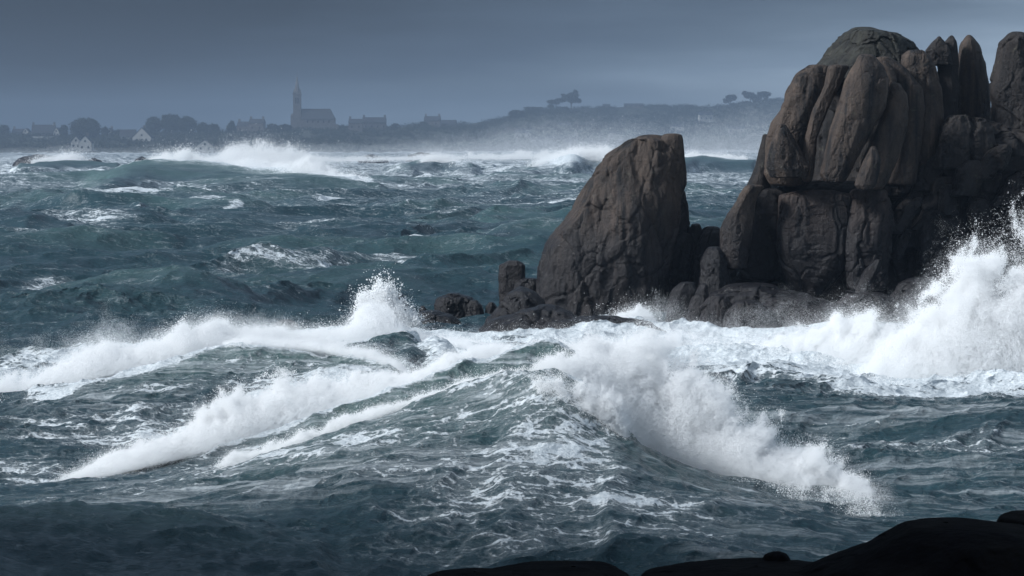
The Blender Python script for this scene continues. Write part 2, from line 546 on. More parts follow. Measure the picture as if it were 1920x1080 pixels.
def ocean_tile(L, N, lam_peak, lam_min, lam_max, std, wdir, seed, spread=2.0, chop=1.0):
    r = np.random.default_rng(seed)
    k1 = 2 * np.pi * np.fft.fftfreq(N, L / N)
    kx, ky = np.meshgrid(k1, k1, indexing='ij')
    k = np.sqrt(kx ** 2 + ky ** 2); k[0, 0] = 1
    kp = 2 * np.pi / lam_peak
    sp = np.exp(-1.25 * (kp / k) ** 2) / k ** 4
    c = (kx * wdir[0] + ky * wdir[1]) / k
    sp *= np.where(c > 0, np.abs(c) ** (2 * spread), 0.12 * np.abs(c) ** (2 * spread)) + 0.03
    sp *= (k < 2 * np.pi / lam_min) * (k > 2 * np.pi / lam_max)
    sp[0, 0] = 0
    a = np.sqrt(sp) * (r.normal(size=(N, N)) + 1j * r.normal(size=(N, N)))
    h = np.real(np.fft.ifft2(a))
    sc = std / h.std()
    a = a * sc
    h = h * sc
    dx = np.real(np.fft.ifft2(1j * a * kx / k)); dy = np.real(np.fft.ifft2(1j * a * ky / k))
    jxx = np.real(np.fft.ifft2(-a * kx * kx / k)); jyy = np.real(np.fft.ifft2(-a * ky * ky / k)); jxy = np.real(np.fft.ifft2(-a * kx * ky / k))
    J = (1 + chop * jxx) * (1 + chop * jyy) - (chop * jxy) ** 2
    return dict(L=L, N=N, h=h.astype(np.float32), dx=(chop * dx).astype(np.float32), dy=(chop * dy).astype(np.float32), J=J.astype(np.float32))


def tile_sample(t, x, y, keys=('h', 'dx', 'dy', 'J')):
    N = t['N']
    u = (x / t['L']) * N; v = (y / t['L']) * N
    i = np.floor(u).astype(np.int64); j = np.floor(v).astype(np.int64)
    fu = (u - i).astype(np.float32); fv = (v - j).astype(np.float32)
    i0, i1, j0, j1 = i % N, (i + 1) % N, j % N, (j + 1) % N
    out = []
    for kname in keys:
        a = t[kname]
        out.append((a[i0, j0] * (1 - fu) + a[i1, j0] * fu) * (1 - fv) + (a[i0, j1] * (1 - fu) + a[i1, j1] * fu) * fv)
    return out


WD = np.array([0.50, -0.866])
T1 = ocean_tile(311.0, 512, 26.0, 3.0, 110.0, 0.37, WD, 3, 2.0, 0.85)
T2 = ocean_tile(47.0, 512, 6.0, 0.35, 7.0, 0.088, WD, 5, 1.0, 1.25)
T3 = ocean_tile(11.3, 512, 1.3, 0.08, 1.6, 0.028, WD, 8, 0.7, 1.2)

FOAM_ZONES = [  # px, d9, half width px, half depth d9, strength
    (1180, 130, 260, 14, 1.0), (1500, 124, 320, 16, 1.0), (1850, 114, 280, 13, 1.0), (1700, 106, 220, 5, .8),
    (1240, 97, 130, 9, 1.0), (1330, 108, 130, 6, .55), (1000, 112, 160, 12, .95),
    (620, 126, 300, 9, 1.0), (260, 118, 280, 9, .9), (0, 109, 220, 6, .8), (860, 121, 170, 12, 1.0),
    (735, 115, 75, 5, -.45), (600, 96, 190, 4, 1.0), (330, 91, 150, 3, .6),
    (560, 101, 260, 3, .45), (300, 97, 260, 4, .30),
    (1050, 77.0, 140, 2.6, .64), (980, 74.5, 270, 3, .52), (1080, 71.5, 320, 2.5, .46), (700, 80, 260, 3, .22), (960, 89, 190, 3, .45),
    (1550, 88, 300, 2.2, .28), (150, 84, 420, 4, .46), (500, 79.5, 330, 3.0, .46), (250, 92, 330, 4, .46), (750, 77, 260, 3, .42), (350, 76, 300, 2.5, .36), (1450, 94, 320, 2, .30), (1800, 90, 260, 2, .3), (1750, 84, 260, 2, .2), (900, 68.5, 330, 1.2, .30), (250, 73, 230, 1.6, .25),
    (230, 419, 105, 18, .74), (640, 412, 60, 12, .76), (400, 395, 60, 10, .6), (100, 178, 60, 6, .55), (280, 172, 60, 5, .55),
    (1330, 505, 45, 24, .7), (430, 362, 18, 8, .7), (90, 181, 45, 5, .5), (1350, 450, 60, 18, .6), (1020, 400, 120, 25, .55), (1000, 520, 140, 40, .6), (760, 600, 160, 40, .55), (150, 330, 120, 14, .5), (560, 300, 130, 14, .45),
    (100, 250, 90, 9, .35), (950, 330, 130, 12, .4), (820, 345, 80, 12, .35),
]


def foam_zone(x, y):
    d9 = y / S
    px = 960 + F * x / y
    out = np.zeros_like(x)
    for a, b, ra, rb, s in FOAM_ZONES:
        q = ((px - a) / ra) ** 2 + ((d9 - b) / rb) ** 2
        g = np.exp(-q * q * 0.7) * s
        out = np.where(g < 0, out + g, np.maximum(out, g)) if s < 0 else np.maximum(out, g)
    return out


def build_sea():
    rows = list(np.arange(16, 43, 0.35)) + list(np.arange(43, 66, 0.075))
    d = 66.0
    while d < 2250:
        rows.append(d)
        d += 0.075 * (d / 66.0) ** 1.5
    rows = np.array(rows, np.float32)
    ang = np.tan(np.radians(np.concatenate([np.linspace(-27, -13.2, 90), np.linspace(-13, 13, 1200), np.linspace(13.2, 27, 90)]))).astype(np.float32)
    ncol = len(ang)
    gy = np.repeat(rows[:, None], ncol, 1)
    gx = gy * ang[None, :]
    near = 1 - smooth(112 * S, 190 * S, gy)
    n1 = fbm(gx * 0.05, gy * 0.05, 0 * gx, 2, 41)
    z = base_level(gy).astype(np.float32)
    zr = np.zeros_like(z)
    crest = np.zeros_like(z)
    foam = np.zeros_like(z)
    wobx = 0.35 * fbm(gx * 0.7, gy * 0.7, 0 * gx, 3, 5)
    for name, rg in RIDGES.items():
        rg['pts'] = catmull(rg['p'], len(rg['p']) * 8)
        far = np.mean([q[2] for q in rg['p']]) * S
        m = (rows > min(q[2] for q in rg['p']) * S - rg['wf'] * S - 1) & (rows < max(q[2] for q in rg['p']) * S + rg['wb'] * S + 1)
        idx = np.nonzero(m)[0]
        a, b = idx[0], idx[-1] + 1
        k = far / 60.0
        wx = gx[a:b] + wobx[a:b] * min(k, 3)
        wy = gy[a:b] + wobx[a:b] * min(k, 3) * 0.8
        f, sd, hh = ridge_field(rg, wx, wy)
        zr[a:b] = (zr[a:b] ** 3 + f ** 3) ** (1 / 3)
        rel = f / np.maximum(hh, 0.05)
        cr = smooth(0.55, 1.0, rel) * smooth(0.25, 1.2, hh)
        crest[a:b] = np.maximum(crest[a:b], cr * (0.9 if name in ('B', 'C', 'D1') else 0.45))
        if name in ('B', 'C', 'D1', 'D3', 'D4', 'D5', 'D6', 'D7', 'D2', 'E', 'F', 'D8'):
            w = dict(B=.9, C=.9, D1=.9, D3=.95, D4=1.0, D5=1.0, D6=.9, D7=.8, D2=.6, E=.45, F=.35, D8=.7)[name]
            back = np.where(sd > 0, np.exp(-sd / (rg['wb'] * S * 0.8)), np.exp(sd / (rg['wf'] * S * rg.get('ff', 0.045))))
            lo_, hi_ = rg.get('fr', (-9999, 9999))
            gp_ = 960 + F * wx / wy
            back = back * smooth(lo_ - 15, lo_ + 15, gp_) * (1 - smooth(hi_ - 15, hi_ + 15, gp_))
            foam[a:b] = np.maximum(foam[a:b], back * w * smooth(0.1, 0.5, hh))
        elif name == 'A':
            foam[a:b] = np.maximum(foam[a:b], 0.55 * rel ** 2 * smooth(0.4, 2.0, hh))
        else:
            pat = smooth(-0.05, 0.45, fbm(wx * .05, wy * .05, 0 * wx + far, 2, 300))
            top = np.where(sd > 0, np.exp(-sd / 6.0), np.exp(sd / (1.0 + far * .006)))
            foam[a:b] = np.maximum(foam[a:b], (0.80 if rg.get('white') else 0.45) * top * pat * smooth(.2, .6, hh))
    z = z + zr
    h1, dx1, dy1, J1 = tile_sample(T1, gx + 40 * n1, gy + 25 * n1)
    amp = (1 - 0.78 * near) * (1 - 0.65 * smooth(0.6, 2.6, zr))
    grow = 1 + 0.35 * smooth(150, 700, gy)
    z += h1 * amp * grow
    ox = dx1 * amp; oy = dy1 * amp
    white1 = smooth(0.68, 0.42, J1) * (1 - 0.8 * near)
    f2 = (1 - 0.85 * smooth(200, 800, gy)) * (1 - 0.6 * smooth(0.9, 2.2, zr) * smooth(150, 250, gy))
    c8, s8 = math.cos(.5), math.sin(.5)
    damp = 1 - 0.55 * smooth(0.08, 0.6, zr) * (1 - smooth(72, 80, gy))
    h2, dx2, dy2, J2 = tile_sample(T2, gx * c8 - gy * s8 + 3 * n1, gx * s8 + gy * c8)
    patch = 0.55 + 0.75 * smooth(-0.4, 0.5, fbm(gx * 0.09, gy * 0.12, 0 * gx + 4, 3, 61))
    z += h2 * f2 * patch * damp
    ox += dx2 * f2 * patch * damp; oy += dy2 * f2 * patch * damp
    flank = smooth(0.08, 0.6, zr) * (1 - smooth(72, 80, gy))
    f3 = (1 - smooth(70, 190, gy)) * patch
    h3, dx3, dy3, J3 = tile_sample(T3, gx, gy)
    z += h3 * f3
    ox += dx3 * f3; oy += dy3 * f3
    zone = foam_zone(gx, gy)
    turb = np.zeros_like(z)
    kn = np.nonzero(rows < 110)[0][-1] + 1
    tb = fbm(gx[:kn] * 0.5, gy[:kn] * 0.5, 0 * gx[:kn], 5, 77, 0.6, ridged=True)
    turb[:kn] = tb
    wz = smooth(0.5, 1.0, np.maximum(zone, foam * 0.7)) * (1 - smooth(95, 110, gy))
    z += 0.22 * wz * turb
    big = fbm(gx * 0.030, gy * 0.03, 0 * gx + 2, 3, 95)
    streak = fbm(gx * 0.16, gy * 0.9, 0 * gx + 9, 4, 91)
    big = fbm(gx * 0.030, gy * 0.03, 0 * gx + 2, 3, 95)
    white2 = smooth(0.25, -0.25, J2) * 0.55 * f2 * patch * smooth(-0.25, 0.35, big)
    white3 = smooth(0.30, -0.15, J3) * 0.7 * f3
    general = 0.13 + 0.34 * streak + 0.20 * big + 0.34 * smooth(80, 400, gy)
    general = general * (0.45 + 0.55 * smooth(47.5, 50.5, gy)) * (0.75 + 0.4 * smooth(150, 600, gy))
    # chop rises on the slopes of swells
    general = general * (1 - 0.8 * smooth(0.9, 2.2, zr) * smooth(150, 250, gy))
    fo = np.clip(np.maximum.reduce([general, foam + 0.15 * streak, zone + 0.5 * streak * (zone > 0.05), white1 * 0.95, white2 + 0.1 * streak, white3 * (0.3 + 0.4 * (big > 0))]), 0, 1.05)
    # combined texture patches on A's face
    verts = np.stack([gx + ox, gy + oy, z], -1).reshape(-1, 3)
    nr = len(rows)
    ii = np.arange(nr * ncol, dtype=np.int32).reshape(nr, ncol)
    q = np.stack([ii[:-1, :-1], ii[:-1, 1:], ii[1:, 1:], ii[1:, :-1]], -1).reshape(-1, 4)
    o = mesh_obj('sea', verts, quads=q, mat=M_SEA)
    fattr(o.data, 'foam', fo)
    gpx = 960 + F * gx / gy
    fattr(o.data, 'streak', np.clip(flank * 1.1 * smooth(48.2, 50.5, gy) * (1 - 0.6 * smooth(950, 1080, gpx)) + 0.55 * smooth(1250, 1400, gpx) * (1 - smooth(66, 70, gy)), 0, 1))
    fattr(o.data, 'crest', np.clip(crest, 0, 1))
    fattr(o.data, 'dist', gy)
    tag(o, kind='structure')
    return o


build_sea()

# ------------------------------------------------------------------ rocks
def chips(x, y, z, seed):
    """angular broken facets: every cell of a jittered lattice tilts its own way; also returns the cell border"""
    x = np.asarray(x, np.float32); y = np.asarray(y, np.float32); z = np.asarray(z, np.float32)
    xi, yi, zi = np.floor(x).astype(np.int32), np.floor(y).astype(np.int32), np.floor(z).astype(np.int32)
    d1 = np.full(x.shape, 9, np.float32); d2 = d1.copy(); val = np.zeros_like(d1)
    for a in (-1, 0, 1):
        for b in (-1, 0, 1):
            for c in (-1, 0, 1):
                h = hash3(xi + a, yi + b, zi + c, seed); g = hash3(xi + a, yi + b, zi + c, seed + 501)
                jx = (h & np.uint32(1023)).astype(np.float32) / 1023; jy = ((h >> np.uint32(10)) & np.uint32(1023)).astype(np.float32) / 1023
                jz = ((h >> np.uint32(20)) & np.uint32(1023)).astype(np.float32) / 1023
                ox, oy, oz = x - (xi + a + jx), y - (yi + b + jy), z - (zi + c + jz)
                dd = ox * ox + oy * oy + oz * oz
                tx = (g & np.uint32(1023)).astype(np.float32) / 511.5 - 1; ty = ((g >> np.uint32(10)) & np.uint32(1023)).astype(np.float32) / 511.5 - 1
                tz_ = ((g >> np.uint32(20)) & np.uint32(1023)).astype(np.float32) / 511.5 - 1
                k = dd < d1
                d2 = np.where(k, d1, np.minimum(d2, dd))
                val = np.where(k, ox * tx + oy * ty + oz * tz_ + .35 * tx, val)
                d1 = np.where(k, dd, d1)
    return val, 1 - smooth(0.0, 0.06, np.sqrt(d2) - np.sqrt(d1))


def rock(name, rows, d9, parent=None, mat=None, depth=0.85, nu=150, nv=150, seed=1, amp=1.0, flute=1.0, power=2.4, lean=0.0, dabs=None, origin=(0, 0, 0), base=True, jt=.30, facet=.8, chip=None):
    """a boulder from its outline (rows of (py, left px, right px), top first) at distance d9, made as a full solid"""
    d = dabs if dabs is not None else d9 * S
    if chip is None:
        chip = .42 if (mat is None or mat is M_GRAN) else (.28 if mat is M_SHORE else .95)
    rows = [tuple(map(float, r)) for r in rows]
    y0, a0, b0 = rows[0]
    c0 = (a0 + b0) / 2
    w0 = (b0 - a0) / 2
    k0 = max(2.0, min(w0 * 0.22, 14))
    top = [(y0, c0 - w0 * 0.06, c0 + w0 * 0.06), (y0 + k0 * 0.12, c0 - w0 * 0.55, c0 + w0 * 0.55), (y0 + k0 * .5, c0 - w0 * 0.88, c0 + w0 * 0.88)]
    r1 = rows[0]
    rr = top + ([(y0 + k0, a0, b0)] if len(rows) > 1 and rows[1][0] > y0 + k0 * 1.3 else []) + rows[1:]
    if base:
        yl, al, bl = rr[-1]
        cl = (al + bl) / 2; wl_ = (bl - al) / 2
        rr = rr + [(yl + k0 * .6, cl - wl_ * .8, cl + wl_ * .8), (yl + k0, cl - wl_ * .06, cl + wl_ * .06)]
    rr = np.array(rr)
    # monotone interpolation along arc length
    seg = np.sqrt(np.diff(rr[:, 0]) ** 2 + np.diff((rr[:, 2] - rr[:, 1]) / 2) ** 2 + 1e-6)
    s = np.concatenate([[0], np.cumsum(seg)])
    t = np.linspace(0, s[-1], nv)
    py = np.interp(t, s, rr[:, 0]); pl = np.interp(t, s, rr[:, 1]); pr = np.interp(t, s, rr[:, 2])
    ker = np.array([1, 4, 6, 4, 1.]) / 16

    def sm(a, n=max(1, nv // 60)):
        for _ in range(n):
            a = np.convolve(np.pad(a, 2, mode='edge'), ker, 'valid')
        return a
    py, pl, pr = sm(py), sm(pl), sm(pr)
    xl, _, z = P(pl, py, d)
    xr, _, _ = P(pr, py, d)
    cx, hw = (xl + xr) / 2, np.maximum((xr - xl) / 2, 0.002)
    wmax = hw.max()
    hd = np.minimum(hw, wmax) * depth * (0.55 + 0.45 * wmax / np.maximum(hw, wmax * 0.35)) if depth > 0 else hw
    hd = np.minimum(hd, hw * 1.6)
    hw = hw * 1.035
    a = np.linspace(0, 2 * np.pi, nu, endpoint=False)
    ca, sa = np.cos(a), np.sin(a)
    ex = 2.0 / power
    ux = np.sign(ca) * np.abs(ca) ** ex; uy = np.sign(sa) * np.abs(sa) ** ex
    vx = cx[:, None] + hw[:, None] * ux[None]
    tz = np.linspace(0, 1, nv)
    vy = d + hd[:, None] * uy[None] + lean * (1 - tz)[:, None] * wmax
    vz = np.repeat(z[:, None], nu, 1)
    fr_ = np.random.default_rng(seed * 7 + 1)
    nf = int(fr_.integers(5, 8))
    th = np.linspace(0, 2 * np.pi, nf, endpoint=False) + fr_.uniform(-.35, .35, nf)
    ck = fr_.uniform(.80, 1.0, nf)
    tw = fr_.uniform(-.5, .5)
    rad_ = np.full(vx.shape, 9.0)
    for q_ in range(nf):
        wob_ = ck[q_] * (1 + .10 * np.sin(tz * fr_.uniform(4, 9) + fr_.uniform(0, 6)))
        cs = np.cos(a[None] - th[q_] - tw * tz[:, None])
        rad_ = np.where(cs > .15, np.minimum(rad_, wob_[:, None] / np.maximum(cs, .15)), rad_)
    rad_ = np.clip(rad_ * 1.06, .72, 1.05)
    fmul = 1 + facet * (rad_ - 1)
    vx = cx[:, None] + (vx - cx[:, None]) * (1 + .6 * (fmul - 1))
    vy = d + (vy - d) * fmul
    # displacement along the outward direction
    nx = ux[None] * np.ones_like(vx); ny = uy[None] * np.ones_like(vx)
    ln = np.sqrt(nx ** 2 + ny ** 2) + 1e-6
    nx /= ln; ny /= ln
    sc = 1.0 / max(wmax, 0.2)
    so = seed * 13.7
    lo = fbm(vx * sc * 0.9 + so, vy * sc * 0.9, vz * sc * 0.55, 3, seed)
    md = fbm(vx * sc * 2.6 + so, vy * sc * 2.6, vz * sc * 1.3, 4, seed + 3, 0.55)
    fl = fbm(vx * 1.1 + so, vy * 1.1, vz * 0.16 + 0.3 * lo, 3, seed + 5, ridged=True)
    rg = fbm(vx * 0.9 + so, vy * 0.9, vz * 0.35, 3, seed + 9, 0.5, ridged=True)
    cr = smooth(0.62, 0.92, rg)
    hi = fbm(vx * 3.5 + so, vy * 3.5, vz * 2.2, 4, seed + 7, 0.6)
    fade = np.minimum(1, hw / (0.35 * wmax + 1e-6))[:, None]
    jx = vx + 0.5 * lo; jy = vy + 0.5 * md
    j1 = np.abs(vnoise(jx * .75 + so, jy * .75, vz * .20 + so, seed + 21)); j2 = np.abs(vnoise(jx * .45 + so, jy * .45, vz * .55 - so, seed + 23))
    joint = np.maximum(1 - smooth(0.0, 0.040, j1), 0.8 * (1 - smooth(0.0, 0.04, j2)))
    fac = vnoise(jx * .9 - so, jy * .9, vz * .3, seed + 25); fac = np.round(fac * 3) / 3
    chv, cbd = chips(jx * .85 + so, jy * .85, vz * .42 - so, seed + 31)
    ch2, cb2 = chips(jx * 2.1 + so, jy * 2.1, vz * 1.2 - so, seed + 37)
    joint = np.maximum(joint, .8 * cbd * min(1, chip))
    disp = amp * fade * (chip * min(wmax, 1.6) * (0.13 * chv + 0.05 * ch2 - 0.05 * cbd) + 0.13 * wmax * lo + 0.030 * wmax * md + flute * 0.038 * min(wmax, 2.2) * fl + 0.05 * min(wmax, 1.8) * fac * min(1, flute)
                         - 0.13 * min(wmax, 1.8) * joint * jt - 0.04 * min(wmax, 2.0) * cr + 0.012 * min(wmax, 1.6) * hi)
    vx = vx + nx * disp
    vy = vy + ny * disp
    vz = vz + 0.35 * amp * fade * (0.10 * wmax * md + 0.05 * wmax * lo)
    verts = np.stack([vx, vy, vz], -1).reshape(-1, 3) - np.array(origin)
    ii = np.arange(nv * nu, dtype=np.int32).reshape(nv, nu)
    jj = np.roll(ii, -1, 1)
    q = np.stack([ii[:-1], ii[1:], jj[1:], jj[:-1]], -1).reshape(-1, 4)
    q = q[:, ::-1]
    o = mesh_obj(name, verts, quads=q, mat=mat or M_GRAN, parent=parent)
    fattr(o.data, 'joint', joint * min(1, jt + .1))
    return o


def thing(name, label, cat, at, group=None):
    x, y, z = P(float(at[0]), float(at[1]), at[2] * S)
    t = empty(name, (x, y, z))
    tag(t, label, cat, group)
    return t, (x, y, z)


# --- the tilted stack standing in the sea
st, o_ = thing('sea_stack', 'tall tilted brown granite stack standing alone left of the great outcrop', 'rock', (1160, 590, 150))
rock('rock_body', [(252, 1196, 1246), (262, 1182, 1262), (281, 1155, 1268), (301, 1131, 1272), (338, 1106, 1270), (371, 1086, 1268), (407, 1066, 1266), (432, 1047, 1262),
                   (460, 1031, 1258), (497, 1025, 1252), (538, 1019, 1246), (580, 1014, 1240), (620, 1010, 1240)], 149, st, M_GRAN, 0.6, 340, 340, 11, .9, 1.5, 2.6, origin=o_, jt=.16)
rock('overhanging_block', [(250, 1242, 1278), (262, 1236, 1280), (300, 1240, 1284), (325, 1248, 1288), (345, 1256, 1288), (362, 1266, 1280)], 148.6, st, M_GRAN, 0.9, 150, 150, 12, .6, 1, 3.0, origin=o_)
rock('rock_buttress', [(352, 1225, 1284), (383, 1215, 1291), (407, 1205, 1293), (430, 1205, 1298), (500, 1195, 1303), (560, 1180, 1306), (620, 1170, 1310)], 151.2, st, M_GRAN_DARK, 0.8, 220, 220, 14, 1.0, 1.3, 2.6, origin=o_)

# --- the great outcrop
oc, o_ = thing('granite_outcrop', 'great dark outcrop of upright granite columns rising at the right', 'rock', (1560, 620, 150))
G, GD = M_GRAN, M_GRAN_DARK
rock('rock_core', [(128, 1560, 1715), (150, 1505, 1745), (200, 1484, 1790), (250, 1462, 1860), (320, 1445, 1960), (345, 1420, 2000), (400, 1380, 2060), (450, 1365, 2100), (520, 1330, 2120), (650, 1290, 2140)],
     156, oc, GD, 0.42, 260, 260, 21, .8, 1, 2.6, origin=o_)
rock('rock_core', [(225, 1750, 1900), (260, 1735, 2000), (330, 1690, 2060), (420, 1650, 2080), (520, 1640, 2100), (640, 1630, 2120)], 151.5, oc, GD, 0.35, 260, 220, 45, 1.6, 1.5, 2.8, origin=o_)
rock('cap_boulder', [(50, 1595, 1640), (62, 1583, 1676), (80, 1572, 1706), (105, 1554, 1726), (125, 1530, 1738), (150, 1520, 1745)], 153.5, oc, M_GRAN_CAP, 0.8, 220, 180, 22, .7, .6, 2.2, origin=o_, jt=.4)
rock('rock_column', [(121, 1512, 1555), (141, 1490, 1562), (170, 1476, 1560), (201, 1466, 1548), (229, 1449, 1540), (256, 1440, 1530), (290, 1434, 1524), (328, 1431, 1522), (345, 1440, 1515)], 149.5, oc, G, .8, 220, 220, 23, 1.0, 1.2, 2.3, origin=o_)
rock('rock_column', [(121, 1552, 1592), (160, 1545, 1575), (190, 1532, 1560), (213, 1522, 1549), (260, 1510, 1531), (320, 1500, 1525), (338, 1505, 1522)], 147.8, oc, G, 1.1, 140, 200, 24, 1.0, .8, 2.3, origin=o_)
rock('lower_boulder', [(232, 1458, 1474), (262, 1446, 1490), (290, 1438, 1506), (315, 1436, 1518), (332, 1446, 1514)], 147.6, oc, G, .8, 150, 150, 25, .9, .6, 2.3, origin=o_)
rock('rock_column', [(101, 1608, 1636), (125, 1598, 1656), (152, 1586, 1667), (201, 1574, 1660), (244, 1558, 1634), (290, 1548, 1608), (325, 1538, 1592), (340, 1546, 1584)], 146.6, oc, G, .9, 200, 240, 26, .65, .6, 2.3, origin=o_)
rock('rock_column', [(155, 1670, 1688), (177, 1665, 1700), (205, 1660, 1703), (238, 1646, 1700), (270, 1630, 1692), (305, 1616, 1680), (340, 1612, 1664), (354, 1620, 1655)], 146.9, oc, G, .95, 180, 220, 27, .65, .6, 2.3, origin=o_)
rock('lower_boulder', [(274, 1632, 1642), (299, 1621, 1652), (325, 1610, 1648), (347, 1602, 1642), (355, 1608, 1636)], 145.4, oc, G, .9, 120, 120, 28, .7, .5, 2.5, origin=o_)
rock('leaning_flake', [(114, 1653, 1661), (130, 1657, 1674), (148, 1664, 1681), (158, 1668, 1680), (190, 1668, 1690)], 148.6, oc, G, .9, 90, 90, 29, .6, .5, 3.0, origin=o_)
rock('rock_column', [(106, 1640, 1672), (130, 1652, 1700), (165, 1680, 1728), (201, 1690, 1731), (244, 1694, 1728), (300, 1682, 1722), (345, 1668, 1714)], 149.4, oc, G, .9, 160, 200, 30, .9, 1, 2.5, origin=o_)
rock('rock_column', [(93, 1702, 1732), (105, 1692, 1742), (122, 1690, 1751), (165, 1700, 1767), (207, 1708, 1768), (260, 1708, 1764), (340, 1700, 1755)], 150.6, oc, G, .9, 160, 200, 31, .9, 1.1, 2.6, origin=o_)
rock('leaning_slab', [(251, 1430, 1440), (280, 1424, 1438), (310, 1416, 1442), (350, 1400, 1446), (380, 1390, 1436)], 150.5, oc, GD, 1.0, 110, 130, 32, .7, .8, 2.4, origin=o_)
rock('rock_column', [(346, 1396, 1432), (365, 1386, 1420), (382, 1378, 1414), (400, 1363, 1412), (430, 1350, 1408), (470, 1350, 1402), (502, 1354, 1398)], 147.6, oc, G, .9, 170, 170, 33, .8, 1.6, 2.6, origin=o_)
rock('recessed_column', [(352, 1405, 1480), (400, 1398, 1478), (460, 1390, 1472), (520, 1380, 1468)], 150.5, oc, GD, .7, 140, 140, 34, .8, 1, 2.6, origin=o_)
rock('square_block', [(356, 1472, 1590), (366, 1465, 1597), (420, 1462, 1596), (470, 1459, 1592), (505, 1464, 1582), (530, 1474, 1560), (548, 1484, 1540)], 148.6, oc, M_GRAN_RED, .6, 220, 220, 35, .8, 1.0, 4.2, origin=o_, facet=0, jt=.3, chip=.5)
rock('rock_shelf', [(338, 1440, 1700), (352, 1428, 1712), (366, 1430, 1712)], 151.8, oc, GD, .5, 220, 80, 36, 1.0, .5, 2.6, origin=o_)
rock('rock_column', [(352, 1600, 1660), (400, 1590, 1672), (470, 1584, 1668), (540, 1590, 1660)], 148.1, oc, M_GRAN_RED, .8, 160, 160, 37, 1.0, 1.4, 2.5, origin=o_)
rock('worn_rib', [(486, 1640, 1652), (505, 1622, 1650), (530, 1610, 1636), (560, 1600, 1620)], 145.0, oc, M_GRAN_RED, .9, 90, 100, 38, .6, .6, 2.2, origin=o_)
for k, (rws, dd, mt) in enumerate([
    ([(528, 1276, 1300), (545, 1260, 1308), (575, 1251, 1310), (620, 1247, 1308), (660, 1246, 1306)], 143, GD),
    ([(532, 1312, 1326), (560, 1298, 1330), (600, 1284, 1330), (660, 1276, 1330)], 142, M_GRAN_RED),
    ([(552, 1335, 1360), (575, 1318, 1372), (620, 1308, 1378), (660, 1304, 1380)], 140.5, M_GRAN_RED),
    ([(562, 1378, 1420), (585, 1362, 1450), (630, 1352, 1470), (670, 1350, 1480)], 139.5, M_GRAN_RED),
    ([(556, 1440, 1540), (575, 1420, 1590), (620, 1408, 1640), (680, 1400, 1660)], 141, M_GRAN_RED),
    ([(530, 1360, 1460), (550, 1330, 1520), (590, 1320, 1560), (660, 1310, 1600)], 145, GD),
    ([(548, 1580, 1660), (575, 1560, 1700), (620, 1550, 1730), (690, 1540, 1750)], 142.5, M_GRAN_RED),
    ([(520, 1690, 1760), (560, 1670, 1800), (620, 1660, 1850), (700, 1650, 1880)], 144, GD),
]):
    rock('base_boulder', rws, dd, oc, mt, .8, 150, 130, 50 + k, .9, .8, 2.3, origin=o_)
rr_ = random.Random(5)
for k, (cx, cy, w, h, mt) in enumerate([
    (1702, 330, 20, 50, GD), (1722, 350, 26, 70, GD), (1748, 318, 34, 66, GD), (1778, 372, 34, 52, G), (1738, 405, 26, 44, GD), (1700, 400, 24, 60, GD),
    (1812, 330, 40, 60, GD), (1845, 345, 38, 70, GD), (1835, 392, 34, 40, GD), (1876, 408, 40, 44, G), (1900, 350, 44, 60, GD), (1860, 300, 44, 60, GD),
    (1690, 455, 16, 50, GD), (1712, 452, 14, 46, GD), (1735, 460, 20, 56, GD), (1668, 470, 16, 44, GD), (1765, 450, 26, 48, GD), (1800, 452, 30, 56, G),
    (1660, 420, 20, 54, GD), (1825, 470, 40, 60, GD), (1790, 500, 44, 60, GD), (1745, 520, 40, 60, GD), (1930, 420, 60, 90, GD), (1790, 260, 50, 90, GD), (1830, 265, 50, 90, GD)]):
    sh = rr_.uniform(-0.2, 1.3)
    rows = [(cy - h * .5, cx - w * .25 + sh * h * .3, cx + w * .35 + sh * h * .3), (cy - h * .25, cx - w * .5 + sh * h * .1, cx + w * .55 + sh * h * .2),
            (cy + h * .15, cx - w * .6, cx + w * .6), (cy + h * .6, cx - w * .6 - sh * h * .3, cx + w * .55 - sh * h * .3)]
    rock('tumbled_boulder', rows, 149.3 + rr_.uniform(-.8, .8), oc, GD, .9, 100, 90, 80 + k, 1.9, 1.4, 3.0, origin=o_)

# pinnacles and pillar along the top
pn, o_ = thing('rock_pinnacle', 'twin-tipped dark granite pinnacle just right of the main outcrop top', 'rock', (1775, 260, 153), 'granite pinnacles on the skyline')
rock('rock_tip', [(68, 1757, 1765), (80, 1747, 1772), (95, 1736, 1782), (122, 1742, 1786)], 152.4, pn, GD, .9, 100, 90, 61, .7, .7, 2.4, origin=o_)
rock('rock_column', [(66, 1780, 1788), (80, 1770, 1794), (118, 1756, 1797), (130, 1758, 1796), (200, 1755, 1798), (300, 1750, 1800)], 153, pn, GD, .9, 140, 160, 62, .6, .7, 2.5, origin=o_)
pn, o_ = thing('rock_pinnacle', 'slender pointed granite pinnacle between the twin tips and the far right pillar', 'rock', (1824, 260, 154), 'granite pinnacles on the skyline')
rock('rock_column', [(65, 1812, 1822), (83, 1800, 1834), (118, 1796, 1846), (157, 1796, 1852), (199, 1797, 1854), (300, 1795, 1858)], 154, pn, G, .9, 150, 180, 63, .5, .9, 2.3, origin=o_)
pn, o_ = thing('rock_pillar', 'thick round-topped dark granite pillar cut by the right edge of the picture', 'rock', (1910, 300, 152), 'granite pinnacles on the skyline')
rock('rock_column', [(59, 1889, 1920), (79, 1874, 1938), (118, 1868, 1946), (164, 1859, 1950), (178, 1859, 1952), (195, 1864, 1955), (230, 1858, 1970), (330, 1850, 1990)], 152, pn, GD, .9, 200, 200, 64, .6, .8, 2.3, origin=o_)

